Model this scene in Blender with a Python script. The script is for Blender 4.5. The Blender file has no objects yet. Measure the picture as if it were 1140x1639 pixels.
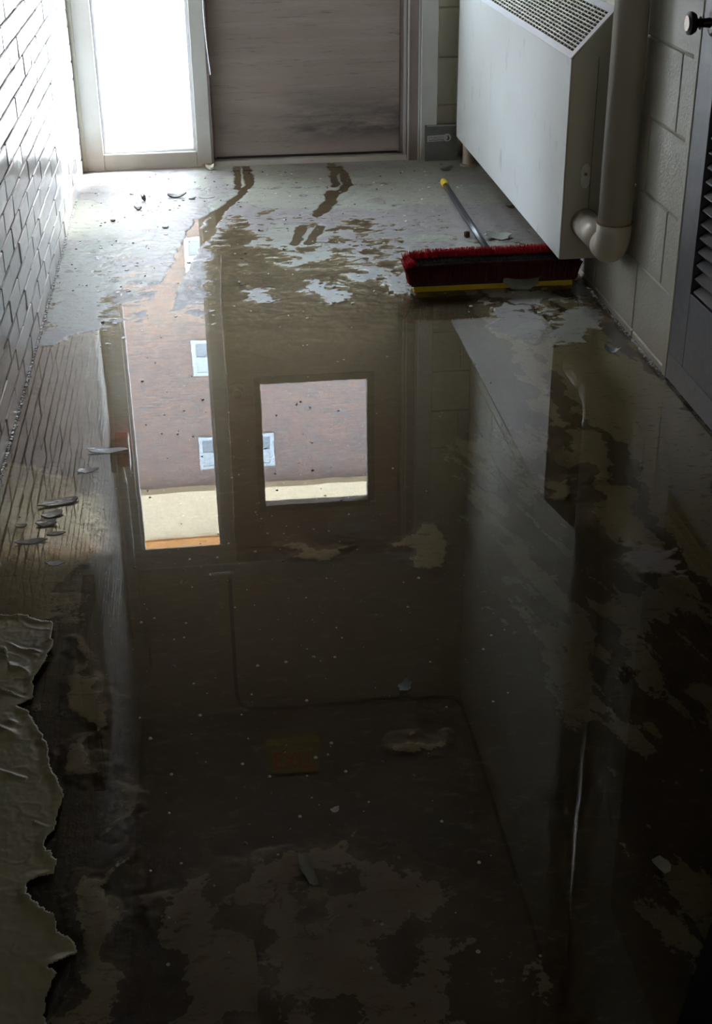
import bpy, bmesh, math, random
import numpy as np
from mathutils import Matrix, Vector, Euler
random.seed(7)
rng = np.random.RandomState(11)
S = bpy.context.scene
COL = S.collection

# ------------------------------------------------------------------ camera
CAM_H = 1.5193
F_PX = 2130.99
RX = np.array([0.99348597, -0.11352133, -0.00992687])
UX = np.array([0.06183342, 0.46385795, 0.88374907])
WX = np.array([0.09571971, 0.87860612, -0.46785578])
cam = bpy.data.cameras.new('camera')
cam.sensor_fit = 'VERTICAL'; cam.sensor_height = 36.0
cam.lens = F_PX / 1639 * 36.0
cam.clip_start = 0.02; cam.clip_end = 300
camo = bpy.data.objects.new('camera', cam); COL.objects.link(camo)
M = Matrix(((RX[0], UX[0], -WX[0], 0), (RX[1], UX[1], -WX[1], 0), (RX[2], UX[2], -WX[2], CAM_H), (0, 0, 0, 1)))
camo.matrix_world = M
S.camera = camo

# ------------------------------------------------------------------ sky, exposure
world = bpy.data.worlds.new('sky'); S.world = world; world.use_nodes = True
wn = world.node_tree.nodes; wl = world.node_tree.links; wn.clear()
wo = wn.new('ShaderNodeOutputWorld'); wb = wn.new('ShaderNodeBackground')
wb.inputs['Color'].default_value = (0.72, 0.85, 1.0, 1); wb.inputs['Strength'].default_value = 27.0
wl.new(wb.outputs[0], wo.inputs[0])
near_l = bpy.data.lights.new('near_end_fill', 'AREA'); near_l.shape = 'RECTANGLE'; near_l.size = 1.5; near_l.size_y = 2.1
near_l.energy = 27.0; near_l.color = (1, .94, .84)      # added fill light far behind the viewer
near_o = bpy.data.objects.new('near_end_fill', near_l); COL.objects.link(near_o)
near_o.location = (.375, -6.9, 1.15); near_o.rotation_euler = (math.pi / 2, 0, 0)
sun_l = bpy.data.lights.new('sun', 'SUN'); sun_l.energy = 30.0; sun_l.angle = .30; sun_l.color = (.97, .98, 1)
sun_o = bpy.data.objects.new('sun', sun_l); COL.objects.link(sun_o)
sun_o.rotation_euler = Vector((-.58, -.42, -.70)).to_track_quat('-Z', 'Y').to_euler()
S.view_settings.view_transform = 'Standard'; S.view_settings.look = 'None'
S.view_settings.gamma = 1.0; S.view_settings.use_curve_mapping = False
S.view_settings.exposure = 0.35
S.cycles.use_denoising = True
S.cycles.max_bounces = 10; S.cycles.diffuse_bounces = 6; S.cycles.glossy_bounces = 5
S.cycles.transparent_max_bounces = 24
S.cycles.sample_clamp_indirect = 12.0
S.cycles.caustics_reflective = False; S.cycles.caustics_refractive = False

def portal(x0, x1, z0, z1, y):
    l = bpy.data.lights.new('daylight_portal', 'AREA'); l.shape = 'RECTANGLE'
    l.size = x1 - x0; l.size_y = z1 - z0; l.cycles.is_portal = True
    o = bpy.data.objects.new('daylight_portal', l); COL.objects.link(o)
    o.location = ((x0 + x1) / 2, y, (z0 + z1) / 2); o.rotation_euler = (-math.pi / 2, 0, 0)
# the portals sit in the two glazed openings and shine towards -y (into the corridor)
portal(-0.47, -0.05, 0.09, 2.06, 6.535)
portal(0.21, 0.78, 1.15, 1.87, 6.56)

# ------------------------------------------------------------------ room dimensions
XL, XR, YB, ZC = -0.58, 1.33, 6.50, 3.25
YN = -7.0

# ------------------------------------------------------------------ node helpers
def mat(name):
    m = bpy.data.materials.new(name); m.use_nodes = True
    n = m.node_tree.nodes; n.clear()
    out = n.new('ShaderNodeOutputMaterial')
    return m, n, m.node_tree.links, out
def bsdf(n, l, out, col=(.5, .5, .5), rough=.5, metal=0.0, spec=.5):
    b = n.new('ShaderNodeBsdfPrincipled')
    b.inputs['Base Color'].default_value = (*col, 1); b.inputs['Roughness'].default_value = rough
    b.inputs['Metallic'].default_value = metal; b.inputs['Specular IOR Level'].default_value = spec
    l.new(b.outputs[0], out.inputs[0]); return b
def noise(n, l, scale, detail=4, rough=.55, vec=None, stretch=None):
    t = n.new('ShaderNodeTexNoise'); t.inputs['Scale'].default_value = scale
    t.inputs['Detail'].default_value = detail; t.inputs['Roughness'].default_value = rough
    if vec is None:
        g = n.new('ShaderNodeNewGeometry'); vec = g.outputs['Position']
    if stretch:
        mp = n.new('ShaderNodeMapping'); mp.inputs['Scale'].default_value = stretch
        l.new(vec, mp.inputs['Vector']); vec = mp.outputs[0]
    l.new(vec, t.inputs['Vector']); return t.outputs['Fac']
def ramp(n, l, fac, stops):
    r = n.new('ShaderNodeValToRGB'); e = r.color_ramp.elements
    while len(e) > 1: e.remove(e[0])
    e[0].position = stops[0][0]; e[0].color = (*stops[0][1], 1) if len(stops[0][1]) == 3 else stops[0][1]
    for p, c in stops[1:]:
        x = e.new(p); x.color = (*c, 1)
    l.new(fac, r.inputs[0]); return r.outputs[0]
def mixc(n, l, fac, a, b, mode='MIX'):
    x = n.new('ShaderNodeMix'); x.data_type = 'RGBA'; x.blend_type = mode
    for s, v in ((0, fac), (6, a), (7, b)):
        if isinstance(v, (int, float)): x.inputs[s].default_value = v
        elif isinstance(v, tuple): x.inputs[s].default_value = (*v, 1)
        else: l.new(v, x.inputs[s])
    return x.outputs[2]
def math_(n, l, op, a, b=None, clamp=False):
    x = n.new('ShaderNodeMath'); x.operation = op; x.use_clamp = clamp
    for i, v in enumerate((a, b)):
        if v is None: continue
        if isinstance(v, (int, float)): x.inputs[i].default_value = v
        else: l.new(v, x.inputs[i])
    return x.outputs[0]
def bump(n, l, b, h, strength=.3, dist=.002):
    x = n.new('ShaderNodeBump'); x.inputs['Strength'].default_value = strength
    x.inputs['Distance'].default_value = dist
    l.new(h, x.inputs['Height']); l.new(x.outputs[0], b.inputs['Normal']); return x
def zval(n, l):
    g = n.new('ShaderNodeNewGeometry'); s = n.new('ShaderNodeSeparateXYZ'); l.new(g.outputs['Position'], s.inputs[0]); return s

MATS = {}
def painted(name, base, dirt, rough=.45, dirtamt=.5, bscale=60, bstr=.25, low=True, spec=.5, scuff=None, bdist=.002):
    """paint with worn dirt, darker grime blotches near the floor, fine orange peel"""
    m, n, l, out = mat(name); b = bsdf(n, l, out, base, rough, spec=spec)
    big = noise(n, l, 2.6, 6, .65); fine = noise(n, l, 38, 5, .7)
    f = ramp(n, l, big, [(0.42, (0, 0, 0)), (.75, (1, 1, 1))])
    c = mixc(n, l, math_(n, l, 'MULTIPLY', f, dirtamt), base, dirt)
    sp = ramp(n, l, fine, [(.66, (0, 0, 0)), (.73, (1, 1, 1))])
    c = mixc(n, l, math_(n, l, 'MULTIPLY', sp, dirtamt * .6), c, tuple(v * .45 for v in dirt))
    if low:
        s = zval(n, l)
        zz = math_(n, l, 'ADD', s.outputs[2], math_(n, l, 'MULTIPLY', math_(n, l, 'SUBTRACT', big, .5), .35))
        lo = ramp(n, l, zz, [(0.0, (1, 1, 1)), (.16, (0, 0, 0))])
        c = mixc(n, l, math_(n, l, 'MULTIPLY', lo, .65), c, (dirt[0] * .75, dirt[1] * .6, dirt[2] * .45))
    if scuff:
        sc = noise(n, l, 9, 5, .6, stretch=scuff)
        sf = ramp(n, l, sc, [(.62, (0, 0, 0)), (.70, (1, 1, 1))])
        c = mixc(n, l, math_(n, l, 'MULTIPLY', sf, .3), c, (.15, .145, .13))
    l.new(c, b.inputs['Base Color'])
    rr = math_(n, l, 'ADD', math_(n, l, 'MULTIPLY', fine, .25), rough - .1); l.new(rr, b.inputs['Roughness'])
    if bstr: bump(n, l, b, noise(n, l, bscale, 3, .6), bstr, bdist)
    MATS[name] = m; return m
painted('brick_paint', (.70, .71, .72), (.45, .45, .42), rough=.19, dirtamt=.35, bscale=55, bstr=.3)
painted('block_paint', (.58, .555, .455), (.40, .37, .30), rough=.42, dirtamt=.35, bscale=120, bstr=.9, bdist=.003)
painted('mortar_paint', (.34, .34, .34), (.30, .29, .27), rough=.6, bscale=90, bstr=.5)
painted('block_mortar', (.54, .515, .42), (.36, .33, .27), rough=.6, bscale=90, bstr=.5)
painted('frame_paint', (.50, .50, .47), (.34, .31, .27), rough=.4, dirtamt=.5, bscale=40, bstr=.1)
painted('mauve_paint', (.27, .215, .205), (.16, .12, .10), rough=.5, dirtamt=.6, bscale=50, bstr=.1)
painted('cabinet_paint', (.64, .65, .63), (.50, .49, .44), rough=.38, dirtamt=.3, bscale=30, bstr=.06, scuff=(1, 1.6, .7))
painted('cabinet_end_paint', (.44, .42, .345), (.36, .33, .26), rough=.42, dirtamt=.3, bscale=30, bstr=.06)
painted('pipe_paint', (.54, .495, .40), (.34, .28, .21), rough=.30, dirtamt=.12, bscale=14, bstr=.04)
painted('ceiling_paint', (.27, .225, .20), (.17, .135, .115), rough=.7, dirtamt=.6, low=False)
painted('dark_door_paint', (.050, .046, .058), (.11, .105, .11), rough=.42, dirtamt=.3, bscale=200, bstr=.25)
painted('brown_paint', (.055, .038, .028), (.03, .022, .016), rough=.5, low=False)
def plain(name, col, rough=.5, metal=0., nscale=40, var=.25, bstr=.1, spec=.5):
    m, n, l, out = mat(name); b = bsdf(n, l, out, col, rough, metal, spec)
    f = noise(n, l, nscale, 4, .6)
    c = mixc(n, l, f, tuple(v * (1 - var) for v in col), tuple(min(1, v * (1 + var)) for v in col))
    l.new(c, b.inputs['Base Color'])
    if bstr: bump(n, l, b, f, bstr, .001)
    MATS[name] = m; return m
plain('white_metal', (.66, .66, .70), .32, .0, 20, .08, .02)
plain('lattice_metal', (.60, .58, .50), .45, .0, 30, .15, .02)
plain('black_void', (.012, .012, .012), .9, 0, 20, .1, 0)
plain('yellow_plastic', (.62, .42, .015), .38, 0, 60, .15, .05)
plain('yellow_block', (.66, .46, .015), .45, 0, 60, .25, .1)
plain('charcoal_metal', (.028, .028, .032), .3, .1, 90, .3, .05)
plain('chrome', (.7, .7, .72), .18, 1, 60, .1, 0)
plain('red_bristle', (.55, .010, .028), .5, 0, 200, .35, 0)
plain('dark_red_bristle', (.075, .003, .008), .6, 0, 300, .35, 0)
plain('black_bristle', (.012, .008, .008), .6, 0, 200, .3, 0)
plain('black_plastic', (.015, .013, .014), .4, 0, 60, .2, .05)
plain('plate_metal', (.125, .13, .115), .42, .25, 14, .4, .08)
plain('sticker_grey', (.42, .42, .42), .4, 0, 60, .1, 0)
plain('ink_black', (.03, .03, .035), .5, 0, 60, .1, 0)
plain('knob_metal', (.03, .025, .022), .35, .6, 60, .3, .1)
plain('bronze_worn', (.12, .08, .055), .3, .7, 60, .3, .1)
plain('rusty_metal', (.30, .19, .11), .7, .0, 120, .5, .4)
plain('red_enamel', (.33, .02, .02), .4, 0, 30, .2, .03)
plain('valve_red', (.25, .012, .012), .4, 0, 30, .2, .03)
plain('pipe_grey', (.36, .37, .36), .45, 0, 30, .2, .05)
plain('exit_green', (.42, .42, .13), .5, 0, 30, .2, .03)
plain('exit_red', (.30, .012, .008), .45, 0, 30, .15, .02)
plain('mat_black', (.006, .006, .006), .9, 0, 200, .3, .4, spec=.15)
plain('concrete_outside', (.55, .54, .52), .85, 0, 4, .12, .2)
plain('cream_render', (.50, .40, .26), .8, 0, 1.5, .05, .05)
plain('orange_trim', (.42, .18, .045), .7, 0, 3, .15, .05)
plain('white_frame_far', (.29, .32, .345), .5, 0, 3, .05, 0)
plain('chip_pale', (.66, .65, .58), .5, 0, 120, .3, .3)
plain('slat_paint', (.085, .08, .075), .5, .0, 60, .3, .1)
plain('grit', (.75, .76, .78), .2, .3, 200, .2, .2)
plain('speck', (.34, .31, .25), .4, 0, 120, .2, .1)
plain('chip_olive', (.20, .20, .15), .4, 0, 120, .3, .3)
plain('chip_dark', (.05, .042, .035), .5, 0, 150, .5, .4)
plain('chip_white', (.72, .70, .62), .5, 0, 120, .15, .3)
plain('chip_blue', (.16, .19, .22), .35, 0, 100, .3, .3)
plain('cork_brown', (.07, .04, .025), .8, 0, 160, .5, .6)
plain('fixture_white', (.62, .62, .58), .4, 0, 60, .1, 0)
plain('black_cable', (.02, .018, .016), .6, 0, 60, .3, .1)

def door_mat():
    m, n, l, out = mat('worn_door'); b = bsdf(n, l, out, (.3, .26, .24), .55)
    g = n.new('ShaderNodeNewGeometry'); p = g.outputs['Position']
    st = noise(n, l, 9, 7, .75, p, (.22, 1, 2.6)); st2 = noise(n, l, 46, 5, .85, p, (.10, 1, 1.5)); big = noise(n, l, 3.2, 5, .6, p, (.6, 1, 1.4))
    c = mixc(n, l, big, (.235, .178, .155), (.35, .28, .245))
    c = mixc(n, l, math_(n, l, 'MULTIPLY', ramp(n, l, st, [(.5, (0, 0, 0)), (.62, (1, 1, 1))]), .35), c, (.37, .315, .28))
    c = mixc(n, l, ramp(n, l, st2, [(.575, (0, 0, 0)), (.66, (.6, .6, .6))]), c, (.09, .075, .066))
    s = zval(n, l); z = s.outputs[2]
    sm = noise(n, l, 5, 6, .7, p, (.45, 1, 2.0))
    band = ramp(n, l, z, [(.06, (0, 0, 0)), (.15, (1, 1, 1)), (.22, (.75, .75, .75)), (.36, (0, 0, 0))])
    fx = ramp(n, l, s.outputs[0], [(.28, (.25, .25, .25)), (.5, (.9, .9, .9)), (.92, (1, 1, 1))])
    f = math_(n, l, 'MULTIPLY', math_(n, l, 'MULTIPLY', band, fx), ramp(n, l, sm, [(.36, (0, 0, 0)), (.55, (1, 1, 1))]))
    c = mixc(n, l, math_(n, l, 'MULTIPLY', f, .9), c, (.05, .047, .045))
    l.new(c, b.inputs['Base Color']); bump(n, l, b, st, .15, .001)
    MATS['worn_door'] = m
door_mat()

def glass_mat():
    m, n, l, out = mat('window_glass')
    t = n.new('ShaderNodeBsdfTransparent'); t.inputs[0].default_value = (.97, .98, .975, 1)
    g = n.new('ShaderNodeBsdfGlossy'); g.inputs['Roughness'].default_value = .01
    fr = n.new('ShaderNodeFresnel'); fr.inputs['IOR'].default_value = 1.45
    gg = n.new('ShaderNodeNewGeometry'); ff = math_(n, l, 'MULTIPLY', fr.outputs[0], math_(n, l, 'SUBTRACT', 1.0, gg.outputs['Backfacing']))
    mx = n.new('ShaderNodeMixShader'); l.new(ff, mx.inputs[0]); l.new(t.outputs[0], mx.inputs[1]); l.new(g.outputs[0], mx.inputs[2])
    l.new(mx.outputs[0], out.inputs[0]); MATS['window_glass'] = m
    m, n, l, out = mat('far_pane'); b = bsdf(n, l, out, (.13, .155, .18), .3, 0, .5); MATS['far_pane'] = m
    m, n, l, out = mat('far_pane_upper'); b = bsdf(n, l, out, (.27, .30, .32), .35, 0, .5); MATS['far_pane_upper'] = m  # paler upper pane of each far window
glass_mat()
def facade_mat():
    m, n, l, out = mat('facade_brick'); b = bsdf(n, l, out, (.3, .2, .17), .85)
    g = n.new('ShaderNodeNewGeometry'); s = n.new('ShaderNodeSeparateXYZ'); l.new(g.outputs['Position'], s.inputs[0])
    cb = n.new('ShaderNodeCombineXYZ'); l.new(s.outputs[0], cb.inputs[0]); l.new(s.outputs[2], cb.inputs[1])
    br = n.new('ShaderNodeTexBrick'); l.new(cb.outputs[0], br.inputs['Vector'])
    br.inputs['Scale'].default_value = 1.0; br.inputs['Brick Width'].default_value = .26; br.inputs['Row Height'].default_value = .085
    br.inputs['Mortar Size'].default_value = .012; br.inputs['Bias'].default_value = -.1
    br.inputs['Color1'].default_value = (.170, .088, .066, 1); br.inputs['Color2'].default_value = (.080, .068, .070, 1)
    br.inputs['Mortar'].default_value = (.145, .128, .120, 1)
    f = noise(n, l, .55, 3, .6, cb.outputs[0])
    c = mixc(n, l, ramp(n, l, f, [(.35, (0, 0, 0)), (.65, (1, 1, 1))]), br.outputs['Color'], (.108, .080, .074))
    c = mixc(n, l, .25, br.outputs['Color'], c)
    l.new(c, b.inputs['Base Color']); MATS['facade_brick'] = m
facade_mat()

# ------------------------------------------------------------------ mesh helpers
def mesh_obj(name, me, m=None, parent=None):
    o = bpy.data.objects.new(name, me); COL.objects.link(o)
    if m: 
        if not me.materials: me.materials.append(MATS[m])
    if parent: o.parent = parent
    return o
def obj(name, bm, m=None, parent=None, smooth=False):
    me = bpy.data.meshes.new(name)
    bmesh.ops.recalc_face_normals(bm, faces=bm.faces)
    if smooth:
        for f in bm.faces: f.smooth = True
    bm.to_mesh(me); bm.free()
    return mesh_obj(name, me, m, parent)
def tag(o, label=None, cat=None, group=None, kind=None):
    if label: o['label'] = label
    if cat: o['category'] = cat
    if group: o['group'] = group
    if kind: o['kind'] = kind
    return o
def struct(o, label, cat='wall'):
    return tag(o, label, cat, None, 'structure')
def thing(name, label, cat, loc=(0, 0, 0), group=None):
    o = bpy.data.objects.new(name, None); COL.objects.link(o); o.location = loc
    o.empty_display_size = .05
    return tag(o, label, cat, group)
def box(bm, x0, x1, y0, y1, z0, z1, bev=0.0, seg=1):
    v = [bm.verts.new(p) for p in ((x0, y0, z0), (x1, y0, z0), (x1, y1, z0), (x0, y1, z0), (x0, y0, z1), (x1, y0, z1), (x1, y1, z1), (x0, y1, z1))]
    fs = [bm.faces.new([v[i] for i in q]) for q in ((0, 3, 2, 1), (4, 5, 6, 7), (0, 1, 5, 4), (1, 2, 6, 5), (2, 3, 7, 6), (3, 0, 4, 7))]
    if bev > 0:
        es = list({e for f in fs for e in f.edges})
        bmesh.ops.bevel(bm, geom=es, offset=bev, segments=seg, affect='EDGES', profile=.6)
    return bm
def B(*a, **k):
    return box(bmesh.new(), *a, **k)
def tube(bm, pts, r, seg=14, caps=True):
    pts = [Vector(p) for p in pts]; rings = []
    rs = r if isinstance(r, (list, tuple)) else [r] * len(pts)
    up = None
    for i, p in enumerate(pts):
        d = (pts[min(i + 1, len(pts) - 1)] - pts[max(i - 1, 0)]).normalized()
        if up is None:
            a = Vector((0, 0, 1)) if abs(d.z) < .9 else Vector((1, 0, 0)); up = d.cross(a).normalized()
        else:
            up = (up - d * up.dot(d)).normalized()
        w = d.cross(up)
        rings.append([bm.verts.new(p + (up * math.cos(2 * math.pi * k / seg) + w * math.sin(2 * math.pi * k / seg)) * rs[i]) for k in range(seg)])
    for a, b in zip(rings, rings[1:]):
        for k in range(seg):
            bm.faces.new((a[k], a[(k + 1) % seg], b[(k + 1) % seg], b[k]))
    if caps:
        bm.faces.new(rings[0][::-1]); bm.faces.new(rings[-1])
    return bm
def prism(bm, prof, axis, a, b):
    """extrude 2D profile along axis: 'y' -> prof in (x,z); 'x' -> (y,z); 'z' -> (x,y)"""
    def P(u, w, t):
        return {'y': (u, t, w), 'x': (t, u, w), 'z': (u, w, t)}[axis]
    A = [bm.verts.new(P(u, w, a)) for u, w in prof]; Bv = [bm.verts.new(P(u, w, b)) for u, w in prof]
    n = len(prof); bm.faces.new(A); bm.faces.new(Bv[::-1])
    for i in range(n):
        bm.faces.new((A[i], Bv[i], Bv[(i + 1) % n], A[(i + 1) % n]))
    return bm
def lathe(bm, prof, seg=20, mtx=None):
    rings = []
    for r, z in prof:
        ring = [Vector((r * math.cos(2 * math.pi * k / seg), r * math.sin(2 * math.pi * k / seg), z)) for k in range(seg)]
        rings.append([bm.verts.new((mtx @ p) if mtx else p) for p in ring])
    for a, b in zip(rings, rings[1:]):
        for k in range(seg): bm.faces.new((a[k], a[(k + 1) % seg], b[(k + 1) % seg], b[k]))
    bm.faces.new(rings[0][::-1]); bm.faces.new(rings[-1]); return bm

def gp(px, py, z=0.0):
    """measured point of the 1140x1639 photo -> point on the horizontal plane at height z (metres)"""
    d = WX + RX * (px - 570) / F_PX - UX * (py - 819.5) / F_PX
    t = (z - CAM_H) / d[2]
    return (t * d[0], t * d[1])

# ------------------------------------------------------------------ noise for the floor relief
def vnoise(x, y, seed=0):
    r = np.random.RandomState(seed + 1000); T = r.rand(257, 257)
    xi = np.floor(x).astype(int); yi = np.floor(y).astype(int); fx = x - xi; fy = y - yi
    fx = fx * fx * (3 - 2 * fx); fy = fy * fy * (3 - 2 * fy); xi &= 255; yi &= 255
    a = T[xi, yi]; b = T[xi + 1, yi]; c = T[xi, yi + 1]; d = T[xi + 1, yi + 1]
    return (a * (1 - fx) + b * fx) * (1 - fy) + (c * (1 - fx) + d * fx) * fy
def fbm(x, y, f, o=4, seed=0, g=.55):
    s = 0; a = 1; t = 0
    for i in range(o):
        s = s + a * vnoise(x * f + 37.1 * i, y * f + 11.7 * i, seed + i); t += a; a *= g; f *= 2.03
    return s / t
def sdist(poly, X, Y):
    """signed distance (positive inside) of points to polygon in metres"""
    P = np.array(poly); d = np.full(X.shape, 9.0); ins = np.zeros(X.shape, bool)
    for i in range(len(P)):
        a = P[i]; b = P[(i + 1) % len(P)]; e = b - a; wx = X - a[0]; wy = Y - a[1]
        t = np.clip((wx * e[0] + wy * e[1]) / max(1e-12, e @ e), 0, 1)
        d = np.minimum(d, np.hypot(wx - e[0] * t, wy - e[1] * t))
        c = ((a[1] > Y) != (b[1] > Y)) & (X < (b[0] - a[0]) * (Y - a[1]) / (b[1] - a[1] + 1e-15) + a[0])
        ins ^= c
    return np.where(ins, d, -d)
def pdist(line, X, Y):
    P = np.array(line); d = np.full(X.shape, 9.0)
    for a, b in zip(P, P[1:]):
        e = b - a; wx = X - a[0]; wy = Y - a[1]
        t = np.clip((wx * e[0] + wy * e[1]) / (e @ e), 0, 1)
        d = np.minimum(d, np.hypot(wx - e[0] * t, wy - e[1] * t))
    return d
def G(pts): return [gp(*p) for p in pts]
def sm(v, a, b):
    t = np.clip((v - a) / (b - a), 0, 1); return t * t * (3 - 2 * t)

TRACKS = [  # squeegee and wheel tracks of muddy water, with half widths in metres
    ([(378, 264), (381, 285), (381, 303)], .018), ([(392, 264), (398, 282), (400, 296), (384, 312), (366, 327), (350, 343), (333, 368)], .022),
    ([(366, 327), (343, 342), (325, 352)], .016), ([(333, 368), (305, 395), (290, 425), (265, 470), (250, 512)], .040), ([(322, 352), (300, 385), (292, 410)], .022),
    ([(530, 262), (535, 280), (537, 299)], .020), ([(543, 268), (553, 283), (556, 297), (545, 308), (531, 316), (520, 330), (507, 345)], .024),
    ([(532, 308), (528, 325), (515, 340)], .030), ([(484, 362), (472, 392)], .022), ([(512, 364), (496, 390)], .022)]
# painted / emerged patches traced on the floor
EMERGED = [
    ([(98, 430), (140, 425), (165, 455), (168, 515), (150, 532), (100, 546), (58, 560)], .9),
    ([(775, 520), (790, 496), (785, 477), (865, 486), (884, 515), (865, 534), (846, 546), (813, 541), (790, 524)], .8),
    ([(799, 470), (868, 466), (858, 486), (827, 491)], 1.1),
    ([(886, 520), (889, 495), (932, 490), (972, 503), (962, 524), (927, 548), (889, 553), (872, 543)], .8),
    ([(600, 440), (650, 438), (664, 452), (652, 476), (618, 474)], .8),
    ([(997, 890), (1024, 872), (1063, 871), (1086, 892), (1097, 907), (1096, 929), (1071, 930), (1032, 911)], .5),
    ([(400, 458), (430, 462), (440, 478), (415, 486), (398, 476)], .5), ([(486, 448), (530, 452), (560, 470), (530, 486), (500, 474)], .5),
    ([(540, 436), (600, 440), (596, 452), (560, 456)], .5), ([(425, 375), (480, 362), (540, 370), (520, 392), (455, 400), (420, 392)], .5),
    ([(455, 405), (520, 398), (530, 412), (470, 425)], .45), ([(560, 430), (620, 424), (640, 436), (600, 446)], .5), ([(555, 395), (580, 385), (600, 396), (572, 408)], .5)]
PUDDLES = [([(640, 482), (700, 470), (790, 474), (792, 500), (768, 522), (640, 530)], -2.2), ([(345, 385), (362, 365), (395, 372), (410, 400), (440, 425), (470, 430), (560, 430), (640, 430), (640, 520), (335, 520), (335, 400)], -.9),
    ([(560, 345), (590, 350), (600, 372), (580, 372), (548, 358)], -.8), ([(555, 398), (585, 388), (606, 402), (590, 410), (570, 404)], -.6),
    ([(440, 305), (470, 307), (490, 318), (470, 322), (446, 314)], -.5), ([(565, 285), (595, 288), (602, 297), (580, 302), (560, 294)], -.5),
    ([(420, 328), (455, 332), (448, 342), (415, 345)], -.5), ([(375, 345), (400, 350), (420, 372), (390, 385), (372, 365)], -.5), ([(470, 372), (560, 378), (540, 392), (480, 388)], -.4)]
OLIVE = [
    [(905, 695), (932, 680), (955, 691), (970, 714), (986, 730), (993, 745), (978, 768), (947, 768), (935, 741), (924, 722)],
    [(881, 776), (912, 761), (932, 784), (932, 795), (901, 797)], [(878, 703), (893, 703), (914, 726), (905, 734), (889, 718)],
    [(890, 560), (960, 540), (1063, 610), (1140, 695), (1170, 960), (1109, 919), (1098, 896), (1075, 865), (1040, 807), (1028, 776), (1009, 753), (970, 710), (939, 660), (900, 620)],
    [(960, 790), (1001, 776), (1032, 807), (1036, 830), (1059, 865), (1009, 869), (978, 877), (966, 838), (932, 822)],
    [(997, 890), (1024, 872), (1063, 871), (1086, 892), (1097, 907), (1096, 929), (1071, 930), (1032, 911)],
    [(880, 650), (915, 655), (925, 675), (890, 690)],
    [(105, 1019), (129, 1039), (121, 1097), (129, 1148), (156, 1172), (172, 1156), (172, 1101), (148, 1086)],
    [(136, 1191), (156, 1234), (172, 1234), (136, 1256), (113, 1242)],
    [(179, 1257), (207, 1281), (207, 1312), (187, 1335), (177, 1324), (195, 1300)],
    [(191, 1363), (172, 1390), (129, 1405), (117, 1429), (125, 1487), (133, 1526), (117, 1585), (90, 1660), (164, 1660), (168, 1585), (187, 1565), (168, 1526), (183, 1460), (172, 1409)],
    [(-60, 760), (60, 740), (130, 800), (150, 880), (100, 930), (80, 1000), (-80, 1000)],
    [(655, 900), (700, 905), (720, 870), (690, 845), (640, 860)], [(455, 880), (540, 885), (545, 868), (480, 872)],
    [(636, 1178), (665, 1174), (700, 1180), (690, 1190), (650, 1190)]]
PURPLE = [[(250, 1440), (330, 1405), (440, 1370), (560, 1350), (700, 1400), (800, 1440), (860, 1520), (880, 1680), (260, 1680), (290, 1560)],
    [(997, 890), (1024, 872), (1063, 871), (1086, 892), (1097, 907), (1096, 929), (1071, 930), (1032, 911)]]
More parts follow.
